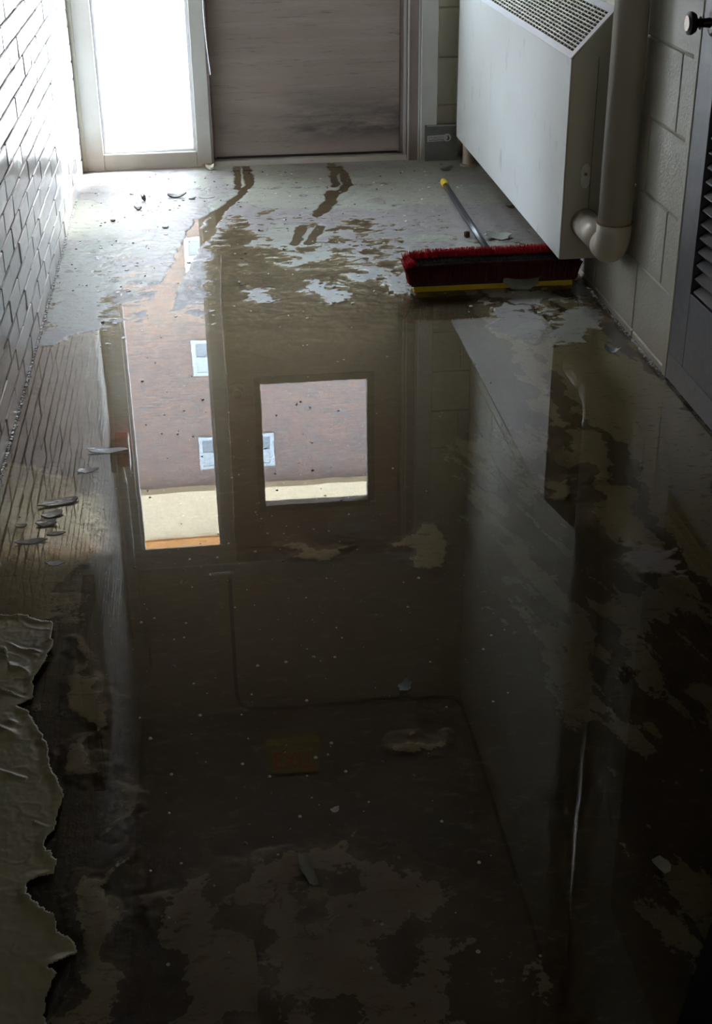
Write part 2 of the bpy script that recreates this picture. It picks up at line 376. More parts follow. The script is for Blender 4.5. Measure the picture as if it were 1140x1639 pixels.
def floor_fields(X, Y):
    n1 = fbm(X, Y, 9, 5, 3); n2 = fbm(X, Y, 22, 4, 9); n3 = fbm(X * .55, Y, 30, 4, 21); big = fbm(X, Y, 1.6, 3, 33)
    wx = X + (fbm(X, Y, 14, 4, 41) - .5) * .09 + (fbm(X, Y, 70, 3, 43) - .5) * .012
    wy = Y + (fbm(X, Y, 14, 4, 51) - .5) * .12 + (fbm(X, Y, 70, 3, 53) - .5) * .015
    base = np.interp(Y, [1, 3.9, 4.1, 4.35, 4.8, 5.3, 5.6, 6.5], [-5, -4.2, -2.6, -1.3, -.25, .45, 1.2, 1.9])
    right = sm(X, .70, .84) * sm(Y, 4.28, 4.42); base = base * (1 - right) + (1.1 + .3 * (Y - 4.4)) * right
    leftz = 1 - sm(X, -.06, .03); base = base + leftz * sm(Y, 4.2, 4.45) * 1.15
    rz = sm(X - .85 - (Y - 3.5) * -.1, 0, .12) * (1 - right)
    base = np.maximum(base, base * (1 - rz) + (-.8) * rz)
    amp = np.interp(Y, [1, 3.9, 4.3, 5.2, 5.8, 6.5], [.4, .5, 1.9, 2.2, .9, .6])
    n4 = fbm(X * .6, Y, 80, 3, 27)
    H = base + (n4 - .5) * 1.6 * amp * sm(Y, 4.1, 4.4) + (n3 - .5) * 2.0 * amp + (n1 - .5) * 1.4 * amp
    paint = (n1 - .47) * 1.2 + (n2 - .5) * .6                        # > 0 : old floor paint still there
    far = sm(Y, 4.35, 4.9); paint = paint * (1 - far) + (.35 + (n2 - .5) * .9) * far
    nearb = 1 - sm(Y, 3.2, 3.9)
    cen = (1 - sm(np.abs(X - .16), .42, .62)); paint = paint - cen * (1 - far) * .5
    # brushed, streaky remains of paint on the right-hand side
    st = fbm(X * .9 + Y * .25, Y * .22 - X * .15, 26, 5, 61, .62)
    rr = sm(X, .50, .72) * (1 - far)
    paint = paint * (1 - rr) + ((st - .50) * 4.0 + (n1 - .5) * 1.6 - .02 + .25 * sm(Y, 2.1, 3.3) * (1 - sm(X, .95, 1.05)) * 0.6) * rr
    paint = paint - .35 * (1 - sm(Y, 1.5, 2.4)) * (1 - far)
    paint = paint - 1.6 * sm(Y, 3.15, 3.5) * (1 - sm(X, .80, .95)) * (1 - sm(Y, 4.3, 4.6))
    for p in OLIVE:
        q = G(p); s = sdist(q, wx, wy); H = np.where(s > -.02, np.maximum(H, -3.2 + 2.6 * sm(s, -.02, .01)), H)
        paint = np.maximum(paint, np.clip(s * 28, -2, .8) + (n2 - .5) * .5)
    # bare channels around the patches on the right
    ch = pdist(G([(880, 600), (905, 660), (960, 690), (1000, 735), (1015, 770), (1035, 810), (1062, 850), (1090, 890), (1105, 925), (1150, 985)]), wx, wy)
    paint = np.minimum(paint, (ch - .020) * 40); 
    ch = pdist(G([(895, 690), (880, 745), (900, 765), (945, 745), (950, 785), (920, 810), (960, 860), (975, 890)]), wx, wy); paint = np.minimum(paint, (ch - .028) * 40)
    for p, h in PUDDLES:
        s = sdist(G(p), wx, wy); H = H + (h * 1.6 - .35) * sm(s, -.03, .05)
    for p, h in EMERGED:
        s = sdist(G(p), wx, wy) + (n2 - .5) * .06 + (n3 - .5) * .05 + (n4 - .5) * .09; k = sm(s, -.008, .010); H = H * (1 - k) + (h + (n2 - .5) * .9 + (n1 - .5) * .6) * k
        paint = np.maximum(paint, np.where(s > 0, .5 + (n2 - .5) * .3, -9))
    mud = np.zeros(X.shape)
    for p, w in TRACKS:
        d = pdist(G(p), X + (n2 - .5) * .03, Y + (n1 - .5) * .05); k = 1 - sm(d, w * .8, w * 1.15)
        H = H * (1 - k) + (-.55) * k; mud = np.maximum(mud, k)
    mud = np.maximum(mud, sm(-H, .15, .9) * sm(Y, 3.95, 4.25) * (1 - sm(X, .80, .95)) * .92 * (1 - leftz * sm(Y, 4.3, 4.6) * .35))
    # a crack across the floor and cracks around loose paint plates
    cr = pdist(G([(100, 312), (250, 306), (400, 303), (560, 298), (700, 292)]), wx, wy)
    cr2 = pdist(G([(785, 478), (820, 492), (856, 490), (868, 505), (872, 518), (884, 525), (866, 545)]), wx, wy)
    crack = np.maximum(1 - sm(cr, .001, .006), 1 - sm(cr2, .006, .013))
    plate = np.abs(fbm(X, Y, 3.3, 3, 71) - .5); pc = (1 - sm(plate, .003, .007)) * far * sm(n1, .42, .55)
    crack = np.maximum(crack, pc * .8)
    H = H - crack * .9
    tone = sm(fbm(X, Y, 3.3, 4, 71), .485, .515) * .75 + (fbm(X, Y, 1.2, 2, 81) - .5) * .6
    near = 1 - sm(Y, 3.7, 4.2); tone = tone * (1 - near) + .9 * near
    for p in PURPLE:
        s = sdist(G(p), wx, wy); k = sm(s, -.01, .02); tone = tone * (1 - k) - .2 * k
        H = np.where(s > -.02, np.maximum(H, -3.2 + 2.4 * sm(s, -.02, .03)), H)
        paint = np.maximum(paint, np.clip(s * 20, -2, .5) + (n2 - .5) * 1.6 + (n1 - .5) * 3.8 - .30)
    return H * .001, paint, tone, mud, crack

# ------------------------------------------------------------------ floor (fine relief where the camera is close)
def grid_mesh(name, xs, ys, Z, keep=None, attrs=None):
    nx, ny = len(xs), len(ys)
    X, Y = np.meshgrid(xs, ys)
    co = np.stack([X, Y, Z], -1).reshape(-1, 3).astype(np.float32)
    i = np.arange((ny - 1) * (nx - 1)); r = i // (nx - 1); c = i % (nx - 1); a = r * nx + c
    q = np.stack([a, a + 1, a + nx + 1, a + nx], -1)
    if keep is not None:
        q = q[keep.reshape(-1)]
        used, inv = np.unique(q.reshape(-1), return_inverse=True); q = inv.reshape(-1, 4); co = co[used]
    else: used = None
    me = bpy.data.meshes.new(name); nf = len(q)
    me.vertices.add(len(co)); me.vertices.foreach_set('co', co.reshape(-1))
    me.loops.add(nf * 4); me.loops.foreach_set('vertex_index', q.reshape(-1).astype(np.int32))
    me.polygons.add(nf); me.polygons.foreach_set('loop_start', (np.arange(nf) * 4).astype(np.int32))
    me.polygons.foreach_set('use_smooth', np.ones(nf, bool))
    me.update(calc_edges=True)
    for k, v in (attrs or {}).items():
        at = me.attributes.new(k, 'FLOAT', 'POINT'); vv = v.reshape(-1)
        at.data.foreach_set('value', (vv if used is None else vv[used]).astype(np.float32))
    return me
def attr(n, name):
    a = n.new('ShaderNodeAttribute'); a.attribute_name = name; return a.outputs['Fac']
def floor_mat():
    m, n, l, out = mat('old_painted_floor'); b = bsdf(n, l, out, (.2, .2, .2), .45)
    g = n.new('ShaderNodeNewGeometry'); p = g.outputs['Position']
    fine = noise(n, l, 120, 5, .7, p); mid = noise(n, l, 24, 6, .7, p); bigr = noise(n, l, 4, 4, .6, p)
    pm = math_(n, l, 'ADD', attr(n, 'paint'), math_(n, l, 'MULTIPLY', math_(n, l, 'SUBTRACT', fine, .5), .9))
    pmask = ramp(n, l, pm, [(-.0, (0, 0, 0)), (.05, (1, 1, 1))])
    # ramp positions must be within 0..1, so shift
    pmask = ramp(n, l, math_(n, l, 'ADD', pm, .5), [(.49, (0, 0, 0)), (.54, (1, 1, 1))])
    taupe = mixc(n, l, mid, (.165, .14, .13), (.25, .22, .21)); green = mixc(n, l, mid, (.205, .205, .150), (.29, .288, .235))
    tn = math_(n, l, 'ADD', attr(n, 'tone'), math_(n, l, 'MULTIPLY', math_(n, l, 'SUBTRACT', mid, .5), 1.1), True)
    pc = mixc(n, l, tn, taupe, green)
    sc = noise(n, l, 60, 5, .8, p, (.25, 1, 1)); pc = mixc(n, l, ramp(n, l, sc, [(.585, (0, 0, 0)), (.66, (.8, .8, .8))]), pc, (.10, .08, .065))
    bare = mixc(n, l, mid, (.027, .0165, .009), (.054, .035, .020))
    c = mixc(n, l, pmask, bare, pc)
    c = mixc(n, l, math_(n, l, 'MULTIPLY', attr(n, 'mud'), .95), c, (.042, .028, .016))
    pk = noise(n, l, 42, 6, .75, p, (.5, 1, 1)); c = mixc(n, l, ramp(n, l, pk, [(.575, (0, 0, 0)), (.615, (.85, .85, .85))]), c, (.085, .068, .052))
    ps = ramp(n, l, math_(n, l, 'SUBTRACT', pm, .0), [(0, (0, 0, 0)), (1, (1, 1, 1))])
    c = mixc(n, l, math_(n, l, 'MULTIPLY', attr(n, 'crack'), .85), c, (.03, .022, .016))
    s = zval(n, l)
    l.new(c, b.inputs['Base Color'])
    rg = math_(n, l, 'ADD', math_(n, l, 'MULTIPLY', mid, .5), .15); l.new(rg, b.inputs['Roughness'])
    h = math_(n, l, 'ADD', math_(n, l, 'MULTIPLY', pmask, .6), math_(n, l, 'ADD', math_(n, l, 'MULTIPLY', fine, .35), mid))
    bump(n, l, b, h, .6, .0022)
    MATS['old_painted_floor'] = m
floor_mat()
xs = np.arange(XL - .01, XR + .10, .004)
ys = [YN]
while ys[-1] < 1.0: ys.append(ys[-1] + .12)
while ys[-1] < 6.60: ys.append(ys[-1] + .003 + .0012 * (ys[-1] - 1.0))
ys = np.array(ys)
X, Y = np.meshgrid(xs, ys)
H, PA, TO, MU, CR = floor_fields(X, Y)
nearwall = np.minimum(np.minimum(X - XL, XR - X), .02)
Hf = H + (fbm(X, Y, 90, 3, 91) - .5) * .0005
me = grid_mesh('floor', xs, ys, Hf, None, dict(paint=PA, tone=TO, mud=MU, crack=CR))
floor = mesh_obj('floor', me, 'old_painted_floor')
struct(floor, 'worn floor with peeling grey-green paint, muddy tracks and bare patches under water', 'floor')
slab = obj('floor_slab', B(XL - .2, XR + .3, YN - .1, 6.62, -.20, -.012), 'concrete_outside', floor)

# ------------------------------------------------------------------ standing water
KEEPX = 1.324
def water_mat():
    m, n, l, out = mat('muddy_water')
    dep = attr(n, 'depth')
    fac = math_(n, l, 'MULTIPLY', ramp(n, l, math_(n, l, 'MULTIPLY', dep, 180.0), [(0, (0, 0, 0)), (.15, (.35, .35, .35)), (.5, (.62, .62, .62)), (1, (.85, .85, .85))]), .42)
    t = n.new('ShaderNodeBsdfTransparent'); t.inputs[0].default_value = (.86, .77, .60, 1)
    d = n.new('ShaderNodeBsdfDiffuse'); d.inputs[0].default_value = (.036, .025, .014, 1)
    mx = n.new('ShaderNodeMixShader'); l.new(fac, mx.inputs[0]); l.new(t.outputs[0], mx.inputs[1]); l.new(d.outputs[0], mx.inputs[2])
    g = n.new('ShaderNodeBsdfGlossy'); g.inputs['Roughness'].default_value = .0; g.inputs['Color'].default_value = (1, 1, 1, 1)
    fr = n.new('ShaderNodeFresnel'); fr.inputs['IOR'].default_value = 1.34
    geo = n.new('ShaderNodeNewGeometry'); p = geo.outputs['Position']
    h = math_(n, l, 'ADD', noise(n, l, 5.5, 2, .5, p, (1, .6, 1)), math_(n, l, 'MULTIPLY', noise(n, l, 30, 1, .5, p, (1, .6, 1)), .012))
    bp = n.new('ShaderNodeBump'); bp.inputs['Strength'].default_value = .013; bp.inputs['Distance'].default_value = .01
    l.new(h, bp.inputs['Height']); l.new(bp.outputs[0], g.inputs['Normal']); l.new(bp.outputs[0], fr.inputs['Normal'])
    ff = math_(n, l, 'MULTIPLY', fr.outputs[0], math_(n, l, 'SUBTRACT', 1.0, geo.outputs['Backfacing']))
    m2 = n.new('ShaderNodeMixShader'); l.new(ff, m2.inputs[0]); l.new(mx.outputs[0], m2.inputs[1]); l.new(g.outputs[0], m2.inputs[2])
    l.new(m2.outputs[0], out.inputs[0]); MATS['muddy_water'] = m
water_mat()
lo = np.minimum(np.minimum(H[:-1, :-1], H[1:, :-1]), np.minimum(H[:-1, 1:], H[1:, 1:]))
Zw = np.zeros_like(X)
me = grid_mesh('puddle', xs, ys, Zw, (lo < .0004) & (np.maximum(X[:-1, 1:], X[1:, 1:]) < KEEPX) & (X[:-1, :-1] > XL - .004), dict(depth=np.clip(-H, 0, .02)))
water = mesh_obj('puddle', me, 'muddy_water')
tag(water, 'shallow brown puddle flooding the corridor floor and mirroring door and brick facade', 'puddle', None, 'stuff')

# ------------------------------------------------------------------ left wall: glazed white bricks
COURSE, BL = .0741, .217
wl_ = obj('wall_left', B(XL - .25, XL - .0050, YN - .1, YB + .1, -.05, ZC), 'mortar_paint')
struct(wl_, 'white painted brick wall on the left, bright beside the tall side window')
def brick_mesh(k, L, Hh, D, bev, jit, name):
    r = random.Random(k); bm = bmesh.new()
    box(bm, -D, 0, -L / 2, L / 2, -Hh / 2, Hh / 2, bev, 1)
    for v in bm.verts:
        if v.co.x > -D * .6: v.co += Vector((r.uniform(-jit, jit), r.uniform(-jit, jit), r.uniform(-jit, jit)))
    bmesh.ops.recalc_face_normals(bm, faces=bm.faces)
    me = bpy.data.meshes.new(name); bm.to_mesh(me); bm.free(); return me
bmeshes = [brick_mesh(k, BL - .0095, COURSE - .0066, .02, .0030, .0011, 'brick') for k in range(8)]
for q in bmeshes: q.materials.append(MATS['brick_paint'])
cells = []
for c in range(int(ZC / COURSE) + 1):
    z = -.007 + COURSE * (c + .5)
    off = (c % 2) * BL / 2 + .03
    for j in range(-15, 32):
        y = off + j * BL
        if y - BL / 2 < YN or y + BL / 2 > YB + .06 or z + COURSE / 2 > ZC or z < 0: continue
        cells.append((y, z))
def bigness(c):
    y, z = c
    if y < 3.0: return -1
    # direct view shows low bricks between 3.1 and 6.4 m, the rest only mirrored in the water
    direct = 1 if z < .25 + (6.4 - y) * .02 + (y - 3.0) * .55 and z < .98 else 0
    return direct * 10 + 1 / (y * y + (z - 1.52) ** 2) * 3 - abs(z - .6) * .05
cells.sort(key=bigness, reverse=True)
def add_joined_bricks(name, cs, meshes, parent, m, mk):
    allco = []; allq = []; base = 0; r = random.Random(5)
    for i, c in enumerate(cs):
        me0 = meshes[i % len(meshes)]
        co = np.empty(len(me0.vertices) * 3, np.float32); me0.vertices.foreach_get('co', co); co = co.reshape(-1, 3) + np.array(mk(c, r))
        allco += co.tolist(); allq += [[v + base for v in p.vertices] for p in me0.polygons]; base += len(co)
    me = bpy.data.meshes.new(name); me.from_pydata(allco, [], allq); me.update(); me.materials.append(MATS[m])
    o = mesh_obj(name, me, None, parent); return o
r = random.Random(3)
for i, (y, z) in enumerate(cells[:295]):
    o = bpy.data.objects.new('brick', bmeshes[i % 8]); COL.objects.link(o); o.parent = wl_
    o.location = (XL + r.uniform(-.0016, .001), y + r.uniform(-.002, .002), z + r.uniform(-.0015, .0015))
    o.rotation_euler = (r.uniform(-.006, .006), r.uniform(-.012, .012), r.uniform(-.008, .008))
o = add_joined_bricks('brick_remainder', cells[295:], bmeshes, wl_, 'brick_paint', lambda c, r: (XL + r.uniform(-.001, .001), c[0], c[1]))
tag(o, None, None, None, 'stuff')

# ------------------------------------------------------------------ right wall: painted concrete blocks
BH, BW = .2225, .445
wr = obj('wall_right', B(XR + .0045, XR + .25, 3.60, YB + .1, -.05, ZC), 'block_mortar')
struct(wr, 'cream painted concrete block wall behind the heater cabinet and the pipe')
blk = []
for k in range(8):
    bm = bmesh.new(); rr = random.Random(k + 50)
    box(bm, 0, .02, -BW / 2 + .0045, BW / 2 - .0045, -BH / 2 + .0045, BH / 2 - .0045, .004, 1)
    me = bpy.data.meshes.new('block'); bmesh.ops.recalc_face_normals(bm, faces=bm.faces); bm.to_mesh(me); bm.free(); me.materials.append(MATS['block_paint']); blk.append(me)
def half(me, y0, y1, cy):
    pass
def block_at(x, y0, y1, z0, z1, parent, axis='y', g=.0017):
    bm = bmesh.new()
    if axis == 'y': box(bm, x, x + .02, y0 + g, y1 - g, z0 + g, z1 - g, .004, 1)
    else: box(bm, y0 + g, y1 - g, x, x + .02, z0 + g, z1 - g, .004, 1)
    return obj('block', bm, 'block_paint', parent)
for c in range(15):
    z0 = .0225 + BH * (c - 1); z1 = z0 + BH; z0c = max(z0, 0.0); z1c = min(z1, ZC)
    if z1c - z0c < .03: continue
    off = 3.94 if c % 2 == 1 else 3.94 - BW / 2
    if c == 0: continue
    y = off - BW * 2
    while y < YB + .05:
        a, b_ = max(y, 3.615), min(y + BW, YB + .02)
        if b_ - a > .03: block_at(XR, a, b_, z0c, z1c, wr)
        y += BW
for (a, b_) in ((3.615, 3.94), (3.94, 3.94 + BW), (3.94 + BW, 3.94 + 2 * BW), (3.94 + 2 * BW, 3.94 + 3 * BW), (3.94 + 3 * BW, 3.94 + 4 * BW), (3.94 + 4 * BW, YB)):
    block_at(XR, a, b_, -.02, .0225, wr)
wr2 = obj('wall_right', B(XR, XR + .25, YN - .1, 2.60, -.05, ZC), 'block_paint'); struct(wr2, 'plain painted right wall on the near side of the louvred door')
wr3 = obj('wall_right', B(XR, XR + .25, 2.60, 3.60, 2.16, ZC), 'block_paint'); struct(wr3, 'painted right wall above the louvred door')
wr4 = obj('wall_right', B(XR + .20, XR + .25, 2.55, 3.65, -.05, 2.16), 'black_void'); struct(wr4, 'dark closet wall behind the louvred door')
wn_ = obj('wall_near', B(XL - .1, XR + .1, YN - .2, YN, -.05, ZC), 'block_paint'); struct(wn_, 'painted end wall of the corridor behind the viewer')
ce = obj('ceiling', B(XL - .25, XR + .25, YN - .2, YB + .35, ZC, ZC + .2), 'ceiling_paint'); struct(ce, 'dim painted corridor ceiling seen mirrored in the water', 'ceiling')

# ------------------------------------------------------------------ back wall
wb_ = bmesh.new()
box(wb_, 1.115, XR + .2, YB + .012, YB + .25, -.05, ZC); box(wb_, XL - .1, 1.115, YB + .012, YB + .25, 2.285, ZC)
wbk = obj('wall_back', wb_, 'block_mortar'); struct(wbk, 'painted block wall at the far end around and above the door')
for c in range(15):
    z0 = .0225 + BH * (c - 1); z1 = z0 + BH; z0c = max(z0, 0.0); z1c = min(z1, ZC)
    if z1c - z0c < .03: continue
    off = -.95 if c % 2 else -.95 + BW / 2
    x = off
    while x < XR:
        lowz = z0c
        a, b_ = max(x, XL), min(x + BW, XR)
        if z1c <= 2.285 + .02 or z0c < 2.285: a = max(a, 1.118) if z0c < 2.28 - BH else a
        if z0c < 2.285 and not a >= 1.1:
            if z1c <= 2.30: a = max(a, 1.118)
            else: lowz = 2.29
        if b_ - a > .03 and z1c - lowz > .03: block_at(YB, a, b_, lowz, z1c, wbk, 'x')
        x += BW
# ------------------------------------------------------------------ door casing (hollow metal frame, post and header)
tr = obj('trim_1', B(1.032, 1.112, 6.425, YB + .02, 0, 2.285, .003), 'frame_paint'); struct(tr, 'cream post to the right of the door frame', 'trim')
tr = obj('trim_2', B(XL, 1.032, 6.44, YB + .02, 2.19, 2.285, .003), 'frame_paint'); struct(tr, 'cream header board over door and side window', 'trim')
jb = bmesh.new(); DYs = YB + .010
prism(jb, [(.945, YB + .06), (.945, YB + .01), (.957, YB + .01), (.957, YB - .02), (.972, YB - .02), (.972, 6.445), (1.028, 6.445), (1.028, YB + .06)], 'z', 0, 2.19)
d1 = thing('door_frame', 'mauve-brown metal door frame with raised cream edges around the scuffed door', 'door frame', (.5, YB, 0)); d1['kind'] = 'structure'
def sub(name, bm, m, parent, **k):
    o = obj(name, bm, m, parent, **k); o.location = (-parent.location[0], -parent.location[1], -parent.location[2]); return o
sub('jamb', jb, 'mauve_paint', d1)
sub('bead', B(.958, .970, YB - .026, YB - .018, 0, 2.17, .001), 'frame_paint', d1)
sub('bead', B(.9715, .979, 6.439, 6.446, 0, 2.17, .001), 'frame_paint', d1)
sub('bead', B(1.022, 1.030, 6.437, 6.446, 0, 2.19, .001), 'frame_paint', d1)
sub('stop', B(.031, .062, DYs + .047, DYs + .066, 0, 2.135), 'mauve_paint', d1)
sub('stop', B(.925, .972, DYs + .047, DYs + .066, 0, 2.135), 'mauve_paint', d1)
sub('stop', B(.062, .925, DYs + .047, DYs + .066, 0, .036), 'frame_paint', d1)
sub('head', B(.03, .972, 6.46, YB + .06, 2.135, 2.19, .002), 'mauve_paint', d1)
sub('hinge_jamb', B(.030, .040, 6.455, YB + .06, 0, 2.135, .001), 'mauve_paint', d1)
sub('threshold', prism(bmesh.new(), [(6.455, 0), (6.47, .022), (YB + .09, .024), (YB + .09, -.02), (6.455, -.02)], 'x', .04, .972), 'frame_paint', d1)

# ------------------------------------------------------------------ the door
DY = YB + .010
dr = thing('door_1', 'scuffed mauve-grey flush door with small dark-framed window pane', 'door', (.5, DY, 0)); dr['kind'] = 'structure'
db = bmesh.new()
WX0, WX1, WZ0, WZ1 = .207, .777, 1.147, 1.872
DX0, DX1, DZ0, DZ1 = .044, .942, .030, 2.132
box(db, DX0, WX0, DY, DY + .045, DZ0, DZ1); box(db, WX1, DX1, DY, DY + .045, DZ0, DZ1)
box(db, WX0, WX1, DY, DY + .045, DZ0, WZ0); box(db, WX0, WX1, DY, DY + .045, WZ1, DZ1)
sub('leaf', db, 'worn_door', dr)
vf = bmesh.new()
for a in ((WX0 - .035, WX0 + .004, WZ0 - .035, WZ1 + .035), (WX1 - .004, WX1 + .035, WZ0 - .035, WZ1 + .035)): box(vf, a[0], a[1], DY - .012, DY + .05, a[2], a[3], .003)
for a in ((WZ0 - .035, WZ0 + .004), (WZ1 - .004, WZ1 + .035)): box(vf, WX0 + .004, WX1 - .004, DY - .012, DY + .05, a[0], a[1], .003)
sub('vision_frame', vf, 'brown_paint', dr)
sub('pane', B(WX0, WX1, DY + .020, DY + .026, WZ0, WZ1), 'window_glass', dr)
kb = bmesh.new(); mt = Matrix.Translation((.088, DY, 1.18)) @ Matrix.Rotation(math.pi / 2, 4, 'X')
lathe(kb, [(.038, 0), (.038, .006), (.030, .010), (.012, .012), (.011, .032), (.022, .038), (.027, .052), (.024, .064), (.010, .068)], 22, mt)
o = sub('knob', kb, 'knob_metal', dr, smooth=False)
cl = bmesh.new(); box(cl, .55, .84, DY - .05, DY, 1.995, 2.05, .006, 2)
o = sub('closer', cl, 'pipe_grey', dr); 
sub('closer_arm', tube(bmesh.new(), [(.60, DY - .03, 2.055), (.60, DY - .03, 2.075), (.78, 6.44, 2.10), (.62, 6.46, 2.12)], .007, 8), 'knob_metal', dr)
sub('door_sweep', B(DX0 + .01, DX1 - .01, DY - .004, DY, .030, .036), 'knob_metal', dr)

# ------------------------------------------------------------------ tall side window (sidelight)
w1 = thing('window_1', 'tall narrow side window glowing white beside the left brick wall', 'window', (-.27, YB, 0)); w1['kind'] = 'structure'
fy = 6.452
sub('jamb', B(XL + .002, -.478, fy, YB + .09, 0, 2.19, .003), 'frame_paint', w1)
sub('jamb', B(-.040, .030, fy, YB + .09, 0, 2.19, .003), 'frame_paint', w1)
sub('sill_rail', B(-.478, -.040, fy, YB + .09, 0, .078, .003), 'frame_paint', w1)
hr = bmesh.new(); box(hr, -.478, -.040, fy, fy + .014, 2.074, 2.19, .002); box(hr, -.478, -.040, fy + .014, YB + .09, 2.150, 2.19)
sub('head_rail', hr, 'frame_paint', w1)
for a in ((-.478, -.462), (-.056, -.040)): sub('glazing_bead', B(a[0], a[1], fy + .022, YB + .02, .078, 2.150, .002), 'white_metal', w1)
sub('glazing_bead', B(-.462, -.056, fy + .022, YB + .02, .078, .090, .002), 'white_metal', w1)
sub('glazing_bead', B(-.462, -.056, YB + .004, YB + .02, 2.112, 2.150, .002), 'white_metal', w1)
sub('pane', B(-.466, -.052, YB + .022, YB + .028, .080, 2.14), 'window_glass', w1)
sub('wall_bead', B(XL, XL + .018, fy - .006, fy + .004, 0, 2.19, .001), 'block_paint', w1)
def rust(name, cx, cz, w, h, parent, seed):
    r = random.Random(seed); bm = bmesh.new(); N = 18
    pts = []
    for i in range(N):
        a = 2 * math.pi * i / N; pts.append((cx + math.cos(a) * w * r.uniform(.7, 1.2), max(.001, cz + math.sin(a) * h * r.uniform(.6, 1.25))))
    prism(bm, pts, 'y', fy - .0012, fy + .002); return sub(name, bm, 'rusty_metal', parent)
rust('rust_patch', .012, .012, .030, .010, w1, 4); rust('rust_patch', -.568, .010, .012, .012, w1, 5); rust('rust_patch', -.02, .004, .05, .004, w1, 6)
# the outer wall face around the openings
ow = bmesh.new(); box(ow, -4, XL - .002, YB + .10, YB + .3, -.1, 4.2); box(ow, .98, 5, YB + .26, YB + .3, -.1, 4.2); box(ow, XL - .002, .98, YB + .26, YB + .3, 2.31, 4.2)
o = obj('wall_outside', ow, 'facade_brick'); struct(o, 'outer face of the corridor end wall')
# dangling wire beside the frame
o = obj('wire', tube(bmesh.new(), [(.033, 6.440, 1.9), (.036, 6.436, 1.2), (.030, 6.438, .70), (.033, 6.436, .60), (.040, 6.440, .50), (.046, 6.442, .43)], .0025, 6), 'chrome')
tag(o, 'thin pale wire hanging along the mullion between side window and door', 'wire')

# ------------------------------------------------------------------ heater cabinet
CX, CY0, CY1, CZ0, CZ1, CZB = 1.190, 4.365, 6.335, .132, .795, .945
hc = thing('heater_cabinet', 'long white wall heater cabinet with slanted lattice grille, bottom raised off floor', 'heater', (1.26, 5.3, CZ0))
fb = bmesh.new(); box(fb, CX, CX + .004, CY0, CY1, CZ0, CZ1, .0012)
sub('front_panel', fb, 'cabinet_paint', hc)
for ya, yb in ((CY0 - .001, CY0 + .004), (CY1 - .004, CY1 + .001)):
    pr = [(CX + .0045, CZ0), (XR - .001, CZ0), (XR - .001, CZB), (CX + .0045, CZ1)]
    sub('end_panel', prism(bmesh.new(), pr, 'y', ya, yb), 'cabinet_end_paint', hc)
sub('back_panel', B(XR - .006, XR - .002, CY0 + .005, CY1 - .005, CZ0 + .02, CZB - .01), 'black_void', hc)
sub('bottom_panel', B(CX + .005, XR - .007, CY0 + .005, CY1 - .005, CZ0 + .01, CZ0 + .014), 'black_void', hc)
sl = math.atan2(CZB - CZ1, XR - CX); SLn = math.hypot(CZB - CZ1, XR - CX)
def slant(u, t, h=0):     # u along slope from the front edge, h normal offset
    return (CX + u * math.cos(sl) - h * math.sin(sl), t, CZ1 + u * math.sin(sl) + h * math.cos(sl))
def sbox(bm, u0, u1, t0, t1, h0, h1):
    P = [slant(u, t, h) for h in (h0, h1) for (u, t) in ((u0, t0), (u1, t0), (u1, t1), (u0, t1))]
    v = [bm.verts.new(p) for p in P]
    for q in ((0, 3, 2, 1), (4, 5, 6, 7), (0, 1, 5, 4), (1, 2, 6, 5), (2, 3, 7, 6), (3, 0, 4, 7)): bm.faces.new([v[i] for i in q])
gf = bmesh.new(); MG = .021
sbox(gf, 0, MG, CY0 - .002, CY1 + .002, 0, .004); sbox(gf, SLn - .020, SLn, CY0 - .002, CY1 + .002, 0, .004)
sbox(gf, MG, SLn - .020, CY0 - .002, CY0 + .035, 0, .004); sbox(gf, MG, SLn - .020, CY1 - .035, CY1 + .002, 0, .004)
sub('grille_frame', gf, 'white_metal', hc)
lt = bmesh.new(); nr = 13; u0, u1 = MG, SLn - .020; t0, t1 = CY0 + .035, CY1 - .035
ncol = 42
for i in range(nr + 1):
    u = u0 + (u1 - u0) * i / nr; sbox(lt, u - .0022, u + .0022, t0, t1, -.006, .0015)
for j in range(ncol + 1):
    t = t0 + (t1 - t0) * j / ncol; sbox(lt, u0, u1, t - .0035, t + .0035, -.006, .001)
o = sub('lattice', lt, 'lattice_metal', hc); o['kind'] = 'stuff'
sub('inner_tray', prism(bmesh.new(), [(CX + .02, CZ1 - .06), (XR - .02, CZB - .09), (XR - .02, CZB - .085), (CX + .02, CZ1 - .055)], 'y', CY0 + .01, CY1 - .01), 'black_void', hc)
ft = bmesh.new(); lathe(ft, [(.040, 0.001), (.040, .008), (.030, .011), (.028, .012), (.028, CZ0 + .03 - .0)], 20, Matrix.Translation((1.245, 6.30, 0)))
sub('foot', ft, 'pipe_paint', hc, smooth=False)
ft = bmesh.new(); lathe(ft, [(.030, 0.001), (.030, .008), (.022, .011), (.020, .012), (.020, CZ0 + .03)], 20, Matrix.Translation((1.295, 4.55, 0)))
sub('foot', ft, 'pipe_paint', hc)
lb = bmesh.new(); pts = []
for k in range(16):
    a = 2 * math.pi * k / 16; pts.append((1.262 + .016 * math.cos(a), .418 + .030 * math.sin(a) + (.012 if math.sin(a) > 0 else -.012)))
prism(lb, pts, 'y', CY0 - .007, CY0 - .001)
o = sub('latch', lb, 'cabinet_paint', hc); q = sub('latch_knob', lathe(bmesh.new(), [(.005, 0), (.006, .006), (.004, .012)], 10, Matrix.Translation((1.262, CY0 - .003, .425)) @ Matrix.Rotation(math.pi / 2, 4, 'X')), 'rusty_metal', hc)
sub('seam', B(XR - .050, XR - .047, CY0 - .0018, CY0 - .0008, .19, .80), 'rusty_metal', hc)

